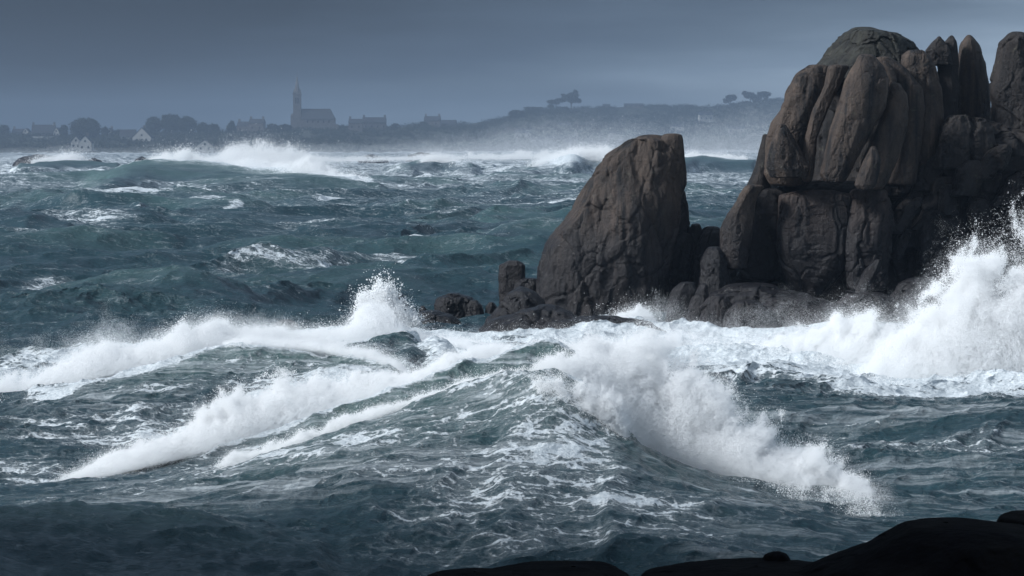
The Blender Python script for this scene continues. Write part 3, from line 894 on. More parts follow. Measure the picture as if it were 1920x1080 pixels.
# saddle stones between the stack and the outcrop
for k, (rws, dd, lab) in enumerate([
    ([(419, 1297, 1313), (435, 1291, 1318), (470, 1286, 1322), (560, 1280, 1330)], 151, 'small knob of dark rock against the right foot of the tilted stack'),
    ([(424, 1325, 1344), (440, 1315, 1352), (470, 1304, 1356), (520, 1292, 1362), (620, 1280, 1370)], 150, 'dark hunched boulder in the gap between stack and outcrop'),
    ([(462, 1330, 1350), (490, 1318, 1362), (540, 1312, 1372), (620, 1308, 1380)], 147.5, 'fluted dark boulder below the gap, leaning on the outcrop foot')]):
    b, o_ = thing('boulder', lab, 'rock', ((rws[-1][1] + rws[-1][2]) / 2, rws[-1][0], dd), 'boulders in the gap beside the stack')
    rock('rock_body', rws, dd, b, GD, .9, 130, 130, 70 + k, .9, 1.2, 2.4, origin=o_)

# low rocks in the water left of the stack
LOW = [
    ('boulder', [(488, 951, 976), (496, 938, 984), (520, 935, 985), (560, 938, 986), (600, 938, 990)], 151, M_GRAN, 'upright square-headed stone post left of the tilted stack', .8, 3.2),
    ('boulder', [(521, 975, 1008), (532, 968, 1018), (556, 966, 1022), (590, 966, 1026)], 150.5, GD, 'flat dark block wedged between the stone post and the stack', .8, 3.0),
    ('boulder', [(537, 968, 986), (548, 954, 1004), (562, 944, 1020), (580, 930, 1024), (600, 917, 1026), (640, 912, 1028)], 139, GD, 'sloping dark boulder leaning below the stone post', .8, 2.3),
    ('rock_ledge', [(570, 1000, 1050), (580, 975, 1062), (592, 950, 1078), (604, 915, 1110), (622, 900, 1130), (650, 893, 1150)], 135, GD, 'long wet ledge with foam draining off it under the stack', .6, 2.3),
    ('rock_ledge', [(592, 1060, 1180), (602, 1040, 1215), (620, 1030, 1240), (655, 1020, 1250)], 133.5, GD, 'low wash-over ledge at the foot of the tilted stack', .6, 2.4),
    ('boulder', [(549, 836, 866), (558, 818, 884), (572, 812, 890), (598, 814, 892), (620, 814, 892)], 152, GD, 'large round boulder in the surf, biggest of the low rocks', .85, 2.4),
    ('boulder', [(562, 880, 895), (572, 875, 904), (590, 872, 908), (612, 872, 910)], 151.5, GD, 'small rounded stone touching the right of the large round boulder', .85, 2.3),
    ('boulder', [(566, 916, 926), (574, 911, 931), (590, 909, 933), (606, 908, 934)], 151.5, GD, 'little stone between the large round boulder and the stone post', .85, 2.3),
    ('boulder', [(582, 785, 825), (590, 766, 848), (602, 756, 864), (625, 752, 870)], 147, GD, 'long low flat rock awash in front of the round boulder', .7, 2.3),
    ('boulder', [(573, 789, 796), (580, 786, 800), (592, 784, 802), (605, 783, 803)], 151, GD, 'tiny knob of rock poking up behind the long low rock', .85, 2.3),
    ('boulder', [(538, 704, 724), (548, 688, 742), (562, 678, 756), (585, 671, 766), (625, 668, 770)], 148, GD, 'dark rock hit by a burst of splashing drops', .85, 2.3),
    ('boulder', [(599, 526, 548), (607, 516, 556), (620, 512, 559), (650, 510, 560)], 139, GD, 'lone small dark rock in the surf, farthest left of the low rocks', .85, 2.4),
]
for k, (nm, rws, dd, mt, lab, dep, pw) in enumerate(LOW):
    o = rock(nm, rws, dd, None, mt, dep, 150, 120, 100 + k, .8, .7, pw, origin=P((rws[-1][1] + rws[-1][2]) / 2, rws[-1][0], dd * S))
    o.location = P((rws[-1][1] + rws[-1][2]) / 2, rws[-1][0], dd * S)
    tag(o, lab, 'rock', 'low rocks in the surf')

FARR = [
    ([(289, 60, 84), (294, 42, 104), (300, 30, 118), (312, 20, 130)], 950, 'low black reef far off at the left edge behind a breaker'),
    ([(296, 172, 180), (301, 164, 190), (310, 160, 196)], 960, 'small far reef right of the little curling breaker'),
    ([(289, 690, 702), (294, 680, 716), (304, 672, 730)], 1000, 'far dark reef breaking the waterline right of the church'),
    ([(285, 782, 796), (290, 770, 812), (302, 760, 826)], 1010, 'far dark reef just left of a whitecap under the chimneyed house'),
    ([(293, 262, 270), (298, 256, 276), (308, 250, 282)], 930, 'small far reef behind the start of the big breaking roller'),
]
for k, (rws, dd, lab) in enumerate(FARR):
    c = P((rws[-1][1] + rws[-1][2]) / 2, rws[-1][0], dd * S)
    o = rock('reef', rws, dd, None, GD, .8, 80, 60, 130 + k, 1.2, .5, 2.2, origin=c)
    o.location = c
    tag(o, lab, 'rock', 'far reefs')

# --- the near shore the camera stands on
def build_shore():
    xs = np.linspace(-26, 26, 220); ys = np.linspace(-18, 40, 240)
    gx, gy = np.meshgrid(xs, ys)
    z = np.interp(gy, [-18, 0, 6, 14, 22, 30, 40], [5.0, 4.2, 3.9, 3.2, 2.2, -0.6, -3.5])
    z = z + 0.22 * fbm(gx * .35, gy * .35, 0 * gx, 5, 3) + 0.10 * fbm(gx * 1.2, gy * 1.2, 0 * gx, 4, 9, ridged=True)
    ii = np.arange(gx.size, dtype=np.int32).reshape(gx.shape)
    q = np.stack([ii[:-1, :-1], ii[:-1, 1:], ii[1:, 1:], ii[1:, :-1]], -1).reshape(-1, 4)
    o = mesh_obj('ground', np.stack([gx, gy, z], -1).reshape(-1, 3), quads=q, mat=M_SHORE)
    tag(o, kind='structure')


build_shore()


def build_shade_cliff():
    """unseen headland added left of and behind the camera to shade the near shore and water"""
    na, nh = 160, 90
    a = np.linspace(0, 2 * np.pi, na, endpoint=False)
    hgt = np.linspace(-4, 34, nh)
    rad = np.interp(hgt, [-4, 0, 18, 28, 32, 34], [1.12, 1.08, 1.0, .86, .6, .02])
    ca = np.sign(np.cos(a)) * np.abs(np.cos(a)) ** .5; sa = np.sign(np.sin(a)) * np.abs(np.sin(a)) ** .5
    gx = -46 + 23 * rad[:, None] * ca[None]
    gy = 2 + 39 * rad[:, None] * sa[None]
    gz = np.repeat(hgt[:, None], na, 1)
    n = fbm(gx * .12, gy * .12, gz * .07, 5, 55) * 3.0
    gx = gx + np.cos(a)[None] * n; gy = gy + np.sin(a)[None] * n
    ii = np.arange(na * nh, dtype=np.int32).reshape(nh, na)
    jj = np.roll(ii, -1, 1)
    q = np.stack([ii[:-1], jj[:-1], jj[1:], ii[1:]], -1).reshape(-1, 4)
    o = mesh_obj('shade_cliff', np.stack([gx, gy, gz], -1).reshape(-1, 3), quads=q, mat=M_GRAN_DARK)  # unseen blocker, added and shaped for its shadow on near water and rocks
    tag(o, kind='structure')


build_shade_cliff()
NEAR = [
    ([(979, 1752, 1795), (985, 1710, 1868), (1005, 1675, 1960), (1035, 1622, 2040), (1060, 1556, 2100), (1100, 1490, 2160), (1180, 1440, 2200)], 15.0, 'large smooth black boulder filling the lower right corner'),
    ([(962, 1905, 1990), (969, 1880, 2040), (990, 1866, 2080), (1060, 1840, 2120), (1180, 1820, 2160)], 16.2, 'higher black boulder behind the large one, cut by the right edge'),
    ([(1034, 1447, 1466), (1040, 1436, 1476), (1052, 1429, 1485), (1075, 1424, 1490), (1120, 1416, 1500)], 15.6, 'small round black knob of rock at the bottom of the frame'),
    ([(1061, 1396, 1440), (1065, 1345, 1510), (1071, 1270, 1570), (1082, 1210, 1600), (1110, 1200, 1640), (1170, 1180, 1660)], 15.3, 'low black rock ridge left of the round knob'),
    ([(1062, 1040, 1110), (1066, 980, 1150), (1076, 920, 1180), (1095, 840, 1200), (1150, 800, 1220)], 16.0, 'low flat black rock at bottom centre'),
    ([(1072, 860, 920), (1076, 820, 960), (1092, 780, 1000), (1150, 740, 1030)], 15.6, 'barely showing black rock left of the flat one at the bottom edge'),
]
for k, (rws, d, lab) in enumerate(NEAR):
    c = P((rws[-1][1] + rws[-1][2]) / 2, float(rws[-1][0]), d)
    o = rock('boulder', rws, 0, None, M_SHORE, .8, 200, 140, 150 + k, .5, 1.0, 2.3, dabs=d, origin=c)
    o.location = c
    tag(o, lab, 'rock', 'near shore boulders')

# ------------------------------------------------------------------ the far coast
SKYL = [(-700, 262), (-200, 260), (0, 256), (120, 257), (200, 256), (300, 252), (420, 250), (500, 246), (560, 240), (640, 240), (700, 243), (780, 237), (860, 235), (900, 230),
        (950, 222), (985, 210), (1020, 205), (1060, 203), (1130, 202), (1200, 200), (1330, 200), (1400, 193), (1450, 188), (1600, 186), (1920, 190), (2600, 205)]
SX = np.array([a for a, b in SKYL], float); SY = np.array([b for a, b in SKYL], float)


def land_rd(px):
    return 2000 + 700 * smooth(560, 1300, np.asarray(px, float))


def land_z(px, d):
    rd = land_rd(px)
    sh = rd - 420
    zr = CAM_H + (HORIZON - np.interp(px, SX, SY)) * rd / F
    t = np.clip((d - sh) / 420.0, 0, 1)
    prof = np.interp(t, [0, .06, .12, .5, .85, 1], [-2.5, 1.5, 3.0, 7.0, 0.86 * 14, 14]) / 14.0
    z = np.where(prof > 0, prof * np.maximum(zr, 3), prof * 14)
    return np.where(d > rd, zr - (d - rd) * 0.02, z)


def build_land():
    pxs = np.linspace(-700, 2600, 900)
    ts = np.concatenate([np.linspace(-0.05, 1.0, 110), np.linspace(1.02, 2.2, 20)])
    gp, gt = np.meshgrid(pxs, ts)
    rd = land_rd(gp)
    d = rd - 420 + 420 * gt
    z = land_z(gp, d)
    x = (gp - 960) / F * d
    rough = fbm(x * .05, d * .05, 0 * x, 4, 33) * 0.9 + fbm(x * .3, d * .2, 0 * x, 3, 35) * 0.45
    z = z + rough * smooth(0.05, 0.3, gt)
    ii = np.arange(gp.size, dtype=np.int32).reshape(gp.shape)
    q = np.stack([ii[:-1, :-1], ii[:-1, 1:], ii[1:, 1:], ii[1:, :-1]], -1).reshape(-1, 4)
    o = mesh_obj('hills', np.stack([x, d, z], -1).reshape(-1, 3), quads=q, mat=M_LAND)
    tag(o, kind='structure')


build_land()


def on_land(px, base_y):
    """point on the land whose foot shows at pixel (px, base_y)"""
    rd = float(land_rd(px))
    best = None
    for d in np.linspace(rd - 400, rd, 160):
        z = float(land_z(px, d))
        yy = HORIZON - (z - CAM_H) / d * F
        if yy <= base_y:
            return (px - 960) / F * d, d, z
    return (px - 960) / F * rd, rd, float(land_z(px, rd))


def boxm(x0, x1, y0, y1, z0, z1):
    v = [(x, y, z) for z in (z0, z1) for x, y in ((x0, y0), (x1, y0), (x1, y1), (x0, y1))]
    f = [(0, 3, 2, 1), (4, 5, 6, 7), (0, 1, 5, 4), (1, 2, 6, 5), (2, 3, 7, 6), (3, 0, 4, 7)]
    return v, f


def join(*parts):
    V, Fc = [], []
    for v, f in parts:
        n = len(V)
        V += list(v)
        Fc += [tuple(i + n for i in q) for q in f]
    return V, Fc


def flat(name, vf, mat, parent):
    return mesh_obj(name, np.array(vf[0], float), faces=vf[1], mat=mat, parent=parent, smooth_=False)


def house(px, by, w, hw, hr, style, label, wall=None, chim=1, group='houses of the far village', name='house', deep=8.0):
    """px,by = middle of the foot; w, hw, hr = width, wall height, roof height in pixels; style 'gable' (gable end to the sea) or 'eave'"""
    x, y, z = on_land(px, by)
    k = y / F
    W, HW, HR = w * k, max(hw * k, 2.4), hr * k
    D = deep
    wall = wall or M_WHITE
    t = empty(name, (x, y + D / 2, z - 0.6))
    t.rotation_euler = (0, 0, R(random.uniform(-8, 8)))
    tag(t, label, 'house', group)
    h = W / 2
    HW += 0.6
    if style == 'gable':
        v = [(-h, -D / 2, 0), (h, -D / 2, 0), (h, -D / 2, HW), (0, -D / 2, HW + HR), (-h, -D / 2, HW),
             (-h, D / 2, 0), (h, D / 2, 0), (h, D / 2, HW), (0, D / 2, HW + HR), (-h, D / 2, HW)]
        f = [(0, 1, 2, 3, 4), (9, 8, 7, 6, 5), (0, 5, 6, 1), (1, 6, 7, 2), (0, 4, 9, 5)]
        flat('wall', (v, f), wall, t)
        e, th = 0.35, 0.25
        a = []
        for s in (-1, 1):
            q = [(s * (h + e), HW - e * HR / h), (0, HW + HR), (0, HW + HR + th), (s * (h + e), HW - e * HR / h + th)]
            vv = [(qx, -D / 2 - .12, qz + .02) for qx, qz in q] + [(qx, D / 2 + .12, qz + .02) for qx, qz in q]
            a.append((vv, [(0, 1, 2, 3), (7, 6, 5, 4), (0, 4, 5, 1), (1, 5, 6, 2), (2, 6, 7, 3), (3, 7, 4, 0)]))
        roof = flat('roof', join(*a), M_SLATE, t)
        wins = [(0, HW + HR * 0.25, 0.5, 0.6)] + [(sx * h * .5, HW * .55, .55, .7) for sx in (-1, 1)]
    else:
        flat('wall', boxm(-h, h, -D / 2, D / 2, 0, HW), wall, t)
        e = 0.35
        v = [(-h - .15, -D / 2 - e, HW + .02), (h + .15, -D / 2 - e, HW + .02), (h + .15, D / 2 + e, HW + .02), (-h - .15, D / 2 + e, HW + .02), (-h - .15, 0, HW + HR), (h + .15, 0, HW + HR)]
        f = [(0, 1, 5, 4), (2, 3, 4, 5), (0, 4, 3), (1, 2, 5), (0, 3, 2, 1)]
        roof = flat('roof', (v, f), M_SLATE, t)
        nwin = max(2, int(W / 4))
        wins = [(-h + W * (i + .5) / nwin, HW * .58, .5, .65) for i in range(nwin)]
    cw = 0.7
    for c in range(chim):
        cx = 0 if style == 'gable' else (-h + 0.9 if c == 0 else h - 0.9)
        cyy = (D / 2 - .9) if style == 'gable' else 0
        flat('chimney', boxm(cx - cw, cx + cw, cyy - .5, cyy + .5, HW + HR - 1.0, HW + HR + 1.7), M_STONE, roof)
    for (wx, wz, a, b) in wins:
        flat('window', boxm(wx - a, wx + a, -D / 2 - .06, -D / 2 + .1, wz - b, wz + b), M_GLASS, t)
    return t


HOUSES = [
    (34, 247, 20, 8, 7, 'eave', 'far house with grey roof, nearest the left edge of the picture', M_STONE, 1),
    (50, 248, 13, 9, 6, 'gable', 'small pale gabled house beside the long dark roofed one at far left', M_WHITE, 0),
    (82, 252, 44, 7, 16, 'eave', 'long house under a tall dark roof at far left', M_STONE, 2),
    (108, 250, 12, 9, 8, 'gable', 'narrow pale gable at the right end of the long dark roof', M_WHITE, 0),
    (143, 281, 18, 15, 10, 'gable', 'small white gabled house below the big round tree, the left one of a pair', M_WHITE, 0),
    (161, 284, 24, 16, 13, 'gable', 'taller white gabled house below the big round tree', M_WHITE, 1),
    (207, 254, 13, 8, 7, 'gable', 'little pale house half hidden by the small round tree', M_WHITE, 1),
    (240, 264, 30, 6, 14, 'eave', 'low house with steep dark roof joined to a pale gable', M_WHITE, 0),
    (268, 266, 36, 8, 18, 'gable', 'broad pale gable house under the long row of trees', M_WHITE, 1),
    (385, 284, 30, 11, 10, 'gable', 'pale gabled house low by the shore, left of the breaking roller', M_WHITE, 0),
    (458, 250, 24, 14, 8, 'eave', 'dark stone house right of the pointed tree', M_STONE, 1),
    (482, 250, 28, 19, 8, 'eave', 'taller dark stone house with end chimneys left of the church', M_STONE, 2),
    (667, 246, 26, 15, 8, 'eave', 'lower wing house to the right of the church', M_STONE, 1),
    (702, 246, 44, 16, 10, 'eave', 'big stone house with a chimney at each end, right of the church', M_STONE, 2),
    (811, 238, 30, 11, 9, 'eave', 'house with a row of chimneys standing alone mid coast', M_STONE, 2),
    (842, 238, 28, 6, 7, 'eave', 'low house running down to the right from the lone chimneyed house', M_STONE, 0),
    (980, 259, 32, 9, 9, 'eave', 'faint pale house low on the slope left of the long white wall house', M_WHITE, 0),
    (1011, 268, 44, 7, 6, 'eave', 'long low white house near the shore below the pines', M_WHITE, 0),
    (1058, 268, 46, 6, 7, 'eave', 'second long low white house, with tall pale gable at its right', M_WHITE, 0),
    (1080, 268, 8, 18, 8, 'gable', 'tall narrow pale gable closing the long white house', M_WHITE, 0),
    (1057, 240, 26, 5, 5, 'eave', 'pale bungalow halfway up the slope under the pines', M_WHITE, 0),
    (1154, 262, 26, 10, 6, 'eave', 'pale house on the slope showing just above the tilted stack', M_WHITE, 0),
    (1323, 230, 26, 14, 6, 'eave', 'square pale house high on the slope left of the great outcrop', M_WHITE, 0),
    (1137, 203, 14, 2, 3, 'eave', 'low flat house on the hill skyline right of the pines', M_STONE, 0),
    (1188, 202, 36, 2, 3, 'eave', 'long low house on the hill skyline', M_STONE, 0),
    (1270, 245, 26, 7, 6, 'eave', 'faint pale house seen between the stack and the outcrop', M_WHITE, 0),
    (1380, 250, 30, 8, 6, 'eave', 'faint pale house close left of the outcrop slab', M_WHITE, 0),
]
for h in HOUSES:
    house(h[0], h[1], h[2], h[3], h[4], h[5], h[6], h[7], h[8])


def build_church():
    x, y, z = on_land(585, 243)
    k = y / F
    t = empty('church', (x, y, z - 1))
    tag(t, 'stone church with a tall needle spire rising over the village', 'church')
    X_ = lambda px: (px - 585) * k
    Zz = lambda py: CAM_H + (HORIZON - py) * k - (z - 1)
    D = 11.0
    # nave
    x0, x1 = X_(566), X_(629)
    ze, zr = Zz(224), Zz(204)
    flat('nave_wall', boxm(x0, x1, -D / 2, D / 2, 0, ze), M_STONE, t)
    v = [(x0, -D / 2 - .4, ze + .02), (x1 + .3, -D / 2 - .4, ze + .02), (x1 + .3, D / 2 + .4, ze + .02), (x0, D / 2 + .4, ze + .02), (x0, 0, zr), (X_(620), 0, zr)]
    flat('nave_roof', (v, [(0, 1, 5, 4), (2, 3, 4, 5), (0, 4, 3), (1, 2, 5), (0, 3, 2, 1)]), M_SLATE, t)
    flat('side_aisle', boxm(X_(572), X_(636), -D / 2 - 3.2, -D / 2 - .05, 0, Zz(233)), M_STONE, t)
    for i in range(5):
        wx = X_(577) + i * (x1 - X_(577)) / 5.2
        flat('window', boxm(wx, wx + 0.9, -D / 2 - .08, -D / 2 + .1, Zz(231), Zz(226)), M_GLASS, t)
    # tower
    tx, hw = X_(558), 7.2 * k
    tz = Zz(178)
    tw = flat('tower', boxm(tx - hw, tx + hw, -hw, hw, 0, tz), M_STONE, t)
    flat('belfry_opening', boxm(tx - hw * .45, tx - hw * .1, -hw - .08, -hw + .1, tz - 6, tz - 2), M_GLASS, tw)
    flat('belfry_opening', boxm(tx + hw * .1, tx + hw * .45, -hw - .08, -hw + .1, tz - 6, tz - 2), M_GLASS, tw)
    flat('cornice', boxm(tx - hw - .3, tx + hw + .3, -hw - .3, hw + .3, tz + .02, tz + .7), M_STONE, tw)
    n = 8
    ring = lambda r, zz: [(tx + r * math.cos(2 * math.pi * (i + .5) / n), r * math.sin(2 * math.pi * (i + .5) / n), zz) for i in range(n)]
    v = ring(hw * .98, tz + .72) + ring(hw * .56, Zz(164)) + ring(hw * .30, Zz(152)) + [(tx, 0, Zz(139))]
    f = [tuple(range(n))[::-1]]
    for r_ in range(2):
        f += [(r_ * n + i, r_ * n + (i + 1) % n, (r_ + 1) * n + (i + 1) % n, (r_ + 1) * n + i) for i in range(n)]
    f += [(2 * n + i, 2 * n + (i + 1) % n, 3 * n) for i in range(n)]
    sp = flat('spire', (v, f), M_STONE, tw)
    flat('cross', join(boxm(tx - .1, tx + .1, -.1, .1, Zz(139) - .3, Zz(139) + 1.4), boxm(tx - .5, tx + .5, -.08, .08, Zz(139) + .6, Zz(139) + .8)), M_STONE, sp)
    for sx in (-1, 1):
        for sy in (-1, 1):
            cx, cy = tx + sx * hw * .8, sy * hw * .8
            a = .6
            flat('corner_pinnacle', ([(cx - a, cy - a, tz + .72), (cx + a, cy - a, tz + .72), (cx + a, cy + a, tz + .72), (cx - a, cy + a, tz + .72), (cx, cy, tz + 4.2)],
                                     [(3, 2, 1, 0), (0, 1, 4), (1, 2, 4), (2, 3, 4), (3, 0, 4)]), M_STONE, tw)
    # stair turret at the left foot of the tower
    ux = X_(549)
    flat('stair_turret', join(boxm(ux - 1.1, ux + 1.1, -2.2, 0, 0, Zz(217)),
                              ([(ux - 1.2, -2.3, Zz(217) + .02), (ux + 1.2, -2.3, Zz(217) + .02), (ux + 1.2, .1, Zz(217) + .02), (ux - 1.2, .1, Zz(217) + .02), (ux, -1.1, Zz(212))],
                               [(3, 2, 1, 0), (0, 1, 4), (1, 2, 4), (2, 3, 4), (3, 0, 4)])), M_STONE, t)


build_church()


def leaves(blobs, n, size, seed):
    """many small leaf faces spread through the given ellipsoids ((x,y,z),(rx,ry,rz)), in clumps"""
    r = np.random.default_rng(seed)
    vol = np.array([b[1][0] * b[1][1] * b[1][2] for b in blobs]) ** .8
    vol /= vol.sum()
    pts = []
    for (c, rad), w in zip(blobs, vol):
        m = int(n * w) + 8
        nc = max(5, m // 14)
        q = r.normal(size=(nc, 3)); q /= np.linalg.norm(q, axis=1)[:, None]
        q *= (r.uniform(.25, 1, nc) ** .45)[:, None]
        cl = q[r.integers(0, nc, m)] + r.normal(size=(m, 3)) * 0.13
        pts.append(np.array(c) + cl * np.array(rad))
    p = np.concatenate(pts)
    m = len(p)
    u = r.normal(size=(m, 3)); u /= np.linalg.norm(u, axis=1)[:, None]
    v = np.cross(u, r.normal(size=(m, 3))); v /= np.linalg.norm(v, axis=1)[:, None]
    s = size * r.uniform(.6, 1.3, (m, 1))
    vv = np.stack([p - u * s, p + v * s * .6, p + u * s, p - v * s * .6], 1).reshape(-1, 3)
    q = np.arange(m * 4, dtype=np.int32).reshape(m, 4)
    return vv, q


def limb(pts, r0, r1, n=7):
    V, Fc = [], []
    m = len(pts)
    for i, p in enumerate(pts):
        rr = r0 + (r1 - r0) * i / (m - 1)
        for k in range(n):
            a = 2 * math.pi * k / n
            V.append((p[0] + rr * math.cos(a), p[1] + rr * math.sin(a), p[2]))
    for i in range(m - 1):
        for k in range(n):
            Fc.append((i * n + k, i * n + (k + 1) % n, (i + 1) * n + (k + 1) % n, (i + 1) * n + k))
    return V, Fc


TREES = [  # px, foot y, width px, height px, kind, label
    (8, 250, 24, 24, 'round', 'dark tree mass cut by the left edge of the picture'),
    (121, 260, 18, 28, 'round', 'slim dark tree between the long roofed house and the big round tree'),
    (161, 263, 60, 44, 'round', 'big round dark tree over the white gabled houses'),
    (198, 254, 14, 20, 'round', 'small round tree right of the big round tree, left of a pale house'),
    (220, 252, 18, 14, 'round', 'low bush tree between the small pale house and the broad gable'),
    (290, 252, 34, 36, 'wide', 'tree at the left end of the long tree row'),
    (322, 252, 40, 41, 'wide', 'highest tree of the long tree row'),
    (352, 252, 38, 36, 'wide', 'tree at the right end of the long tree row'),
    (381, 252, 26, 24, 'round', 'lower tree right of the long tree row'),
    (402, 252, 22, 22, 'round', 'rounded tree ending the tree belt before the gap'),
    (435, 250, 20, 26, 'point', 'pointed tree left of the dark stone houses'),
    (512, 249, 26, 19, 'round', 'bushy tree left of the church, nearer the stone houses'),
    (535, 249, 24, 18, 'round', 'bushy tree at the left foot of the church'),
    (642, 243, 14, 8, 'round', 'low bush at the right end of the church'),
    (740, 243, 14, 13, 'round', 'ragged bush right of the big stone house'),
    (794, 238, 14, 12, 'round', 'bush at the left of the house with a row of chimneys'),
    (968, 222, 30, 17, 'round', 'rounded bush where the hill begins to rise'),
    (1000, 210, 36, 11, 'wide', 'wide low bush on the hill left of the pines'),
    (1043, 205, 34, 22, 'pine', 'smaller flat-topped pine of the pair on the hill'),
    (1071, 204, 38, 36, 'pine', 'taller wind-blown pine of the pair on the hill'),
    (1369, 191, 32, 23, 'umbrella', 'round-headed far tree alone on the hill left of the outcrop'),
    (1406, 191, 30, 24, 'umbrella', 'far tree on the hill, middle one by the outcrop'),
    (1432, 190, 28, 23, 'umbrella', 'far tree on the hill closest to the outcrop'),
]
for k, (px, by, w, h, kind, lab) in enumerate(TREES):
    x, y, z = on_land(px, by)
    s = y / F
    W, H = w * s / 2, h * s
    t = empty('pine_tree' if kind == 'pine' else 'tree', (x, y, z - .5))
    tag(t, lab, 'tree', 'trees of the far coast')
    r_ = random.Random(200 + k)
    if kind in ('round', 'wide', 'point'):
        blobs = [((0, 0, H * .52), (W * .86, W * .8, H * .40))]
        for i in range(7):
            a = r_.uniform(0, 6.28); rad = W * r_.uniform(.3, .72)
            zz = H * r_.uniform(.38, .8)
            if kind == 'point':
                rad *= max(.1, 1 - zz / H)
            blobs.append(((rad * math.cos(a), rad * math.sin(a) * .8, zz), (W * r_.uniform(.28, .45),) * 2 + (H * r_.uniform(.13, .22),)))
        if kind == 'point':
            blobs = [((0, 0, H * .35), (W * .9, W * .8, H * .34)), ((0, 0, H * .72), (W * .45, W * .45, H * .26))] + blobs[1:4]
        flat('trunk', join(limb([(0, 0, -.3), (0.1, 0, H * .3), (0, 0, H * .6)], H * .05, H * .02), limb([(0, 0, H * .3), (W * .3, 0, H * .5), (W * .5, .2, H * .65)], H * .025, H * .01),
                           limb([(0, 0, H * .3), (-W * .3, 0, H * .48), (-W * .55, -.2, H * .62)], H * .025, H * .01)), M_BARK, t)
    elif kind == 'pine':
        big = h > 30
        if big:
            blobs = [((-W * .35, 0, H * .62), (W * .55, W * .5, H * .10)), ((W * .25, 0, H * .48), (W * .62, W * .5, H * .13)), ((W * .15, 0, H * .72), (W * .5, W * .5, H * .14)),
                     ((W * .42, 0, H * .88), (W * .22, W * .3, H * .13)), ((-W * .75, 0, H * .74), (W * .25, W * .3, H * .06)), ((W * .75, 0, H * .42), (W * .25, W * .3, H * .08))]
        else:
            blobs = [((-W * .45, 0, H * .68), (W * .55, W * .5, H * .16)), ((W * .45, 0, H * .80), (W * .55, W * .5, H * .17)), ((0, 0, H * .55), (W * .3, W * .3, H * .1)), ((-W * .6, 0, H * .32), (W * .35, W * .3, H * .12))]
        flat('trunk', join(limb([(0, 0, -.4), (-.1, 0, H * .3), (.25, 0, H * .7)], H * .045, H * .02), limb([(0, 0, H * .25), (W * .35, 0, H * .5), (W * .5, 0, H * .7)], H * .025, H * .012),
                           limb([(0, 0, H * .25), (-W * .4, 0, H * .55), (-W * .6, 0, H * .66)], H * .025, H * .012)), M_BARK, t)
    else:
        blobs = [((r_.uniform(-.7, .7) * W, r_.uniform(-.3, .3) * W, H * r_.uniform(.34, .86)), (W * r_.uniform(.22, .5), W * .35, H * r_.uniform(.10, .22))) for _ in range(8)] + [((0, 0, H * .6), (W * .55, W * .5, H * .22))]
        flat('trunk', join(limb([(0, 0, -.4), (.1, 0, H * .3), (0, 0, H * .6)], H * .04, H * .02), limb([(0, 0, H * .2), (W * .3, 0, H * .5)], H * .025, H * .012),
                           limb([(0, 0, H * .2), (-W * .35, 0, H * .48)], H * .025, H * .012)), M_BARK, t)
    v, q = leaves(blobs, int(500 + 14 * w * h * .6), 0.55, 300 + k)
    mesh_obj('crown', v, quads=q, mat=M_LEAF, parent=t, smooth_=False)

# scrub and gorse covering the coast: one mass nobody could count
def build_scrub():
    r = np.random.default_rng(77)
    n = 5200
    px = r.uniform(-150, 1480, n)
    rd = land_rd(px)
    tt = 1 - r.random(n) ** 1.7 * .8
    d = rd - 420 + 420 * tt
    cl = fbm(px * .02, d * .012, 0 * px, 3, 12)
    k = cl > -0.12
    px, d = px[k], d[k]
    z = land_z(px, d)
    x = (px - 960) / F * d
    m = 26
    hgt = 1.2 + 2.6 * np.clip(fbm(px * .03, d * .03, 0 * px + 3, 2, 14) + .3, 0, 1)
    N = len(x) * m
    c = np.repeat(np.stack([x, d, z], -1), m, 0)
    h = np.repeat(hgt, m)[:, None]
    p = c + r.normal(size=(N, 3)) * np.array([1.0, 1.0, .42]) * h * .8 + np.array([0, 0, .35]) * h
    u = r.normal(size=(N, 3)); u /= np.linalg.norm(u, axis=1)[:, None]
    v = np.cross(u, r.normal(size=(N, 3))); v /= np.linalg.norm(v, axis=1)[:, None]
    sz = r.uniform(.35, .8, (N, 1))
    vv = np.stack([p - u * sz, p + v * sz * .6, p + u * sz, p - v * sz * .6], 1).reshape(-1, 3)
    o = mesh_obj('scrub', vv, quads=np.arange(N * 4, dtype=np.int32).reshape(N, 4), mat=M_LEAF, smooth_=False)
    tag(o, 'dark scrub and hedges covering the far coast between the houses', 'scrub', kind='stuff')


build_scrub()

# garden wall at far left
x, y, z = on_land(82, 259)
o = flat('garden_wall', boxm(-7.5, 7.5, -.3, .3, -1, 1.1), M_WHITE, None)
o.location = (x, y, z)
tag(o, 'low pale garden wall in front of the long dark roofed house', 'wall')

# ------------------------------------------------------------------ spray and breaking crests
def droplet_group():
    g = bpy.data.node_groups.new('droplets_from_points', 'GeometryNodeTree')
    g.interface.new_socket('Geometry', in_out='INPUT', socket_type='NodeSocketGeometry')
    g.interface.new_socket('Geometry', in_out='OUTPUT', socket_type='NodeSocketGeometry')
    gi = g.nodes.new('NodeGroupInput'); go = g.nodes.new('NodeGroupOutput')
    at = g.nodes.new('GeometryNodeInputNamedAttribute'); at.data_type = 'FLOAT'; at.inputs['Name'].default_value = 'size'
    mp_ = g.nodes.new('GeometryNodeMeshToPoints')
    sm_ = g.nodes.new('GeometryNodeSetMaterial'); sm_.inputs['Material'].default_value = M_SPRAY
    g.links.new(gi.outputs[0], mp_.inputs['Mesh'])
    g.links.new(at.outputs['Attribute'], mp_.inputs['Radius'])
    g.links.new(mp_.outputs[0], sm_.inputs['Geometry'])
    g.links.new(sm_.outputs[0], go.inputs[0])
    return g


DROP = droplet_group()


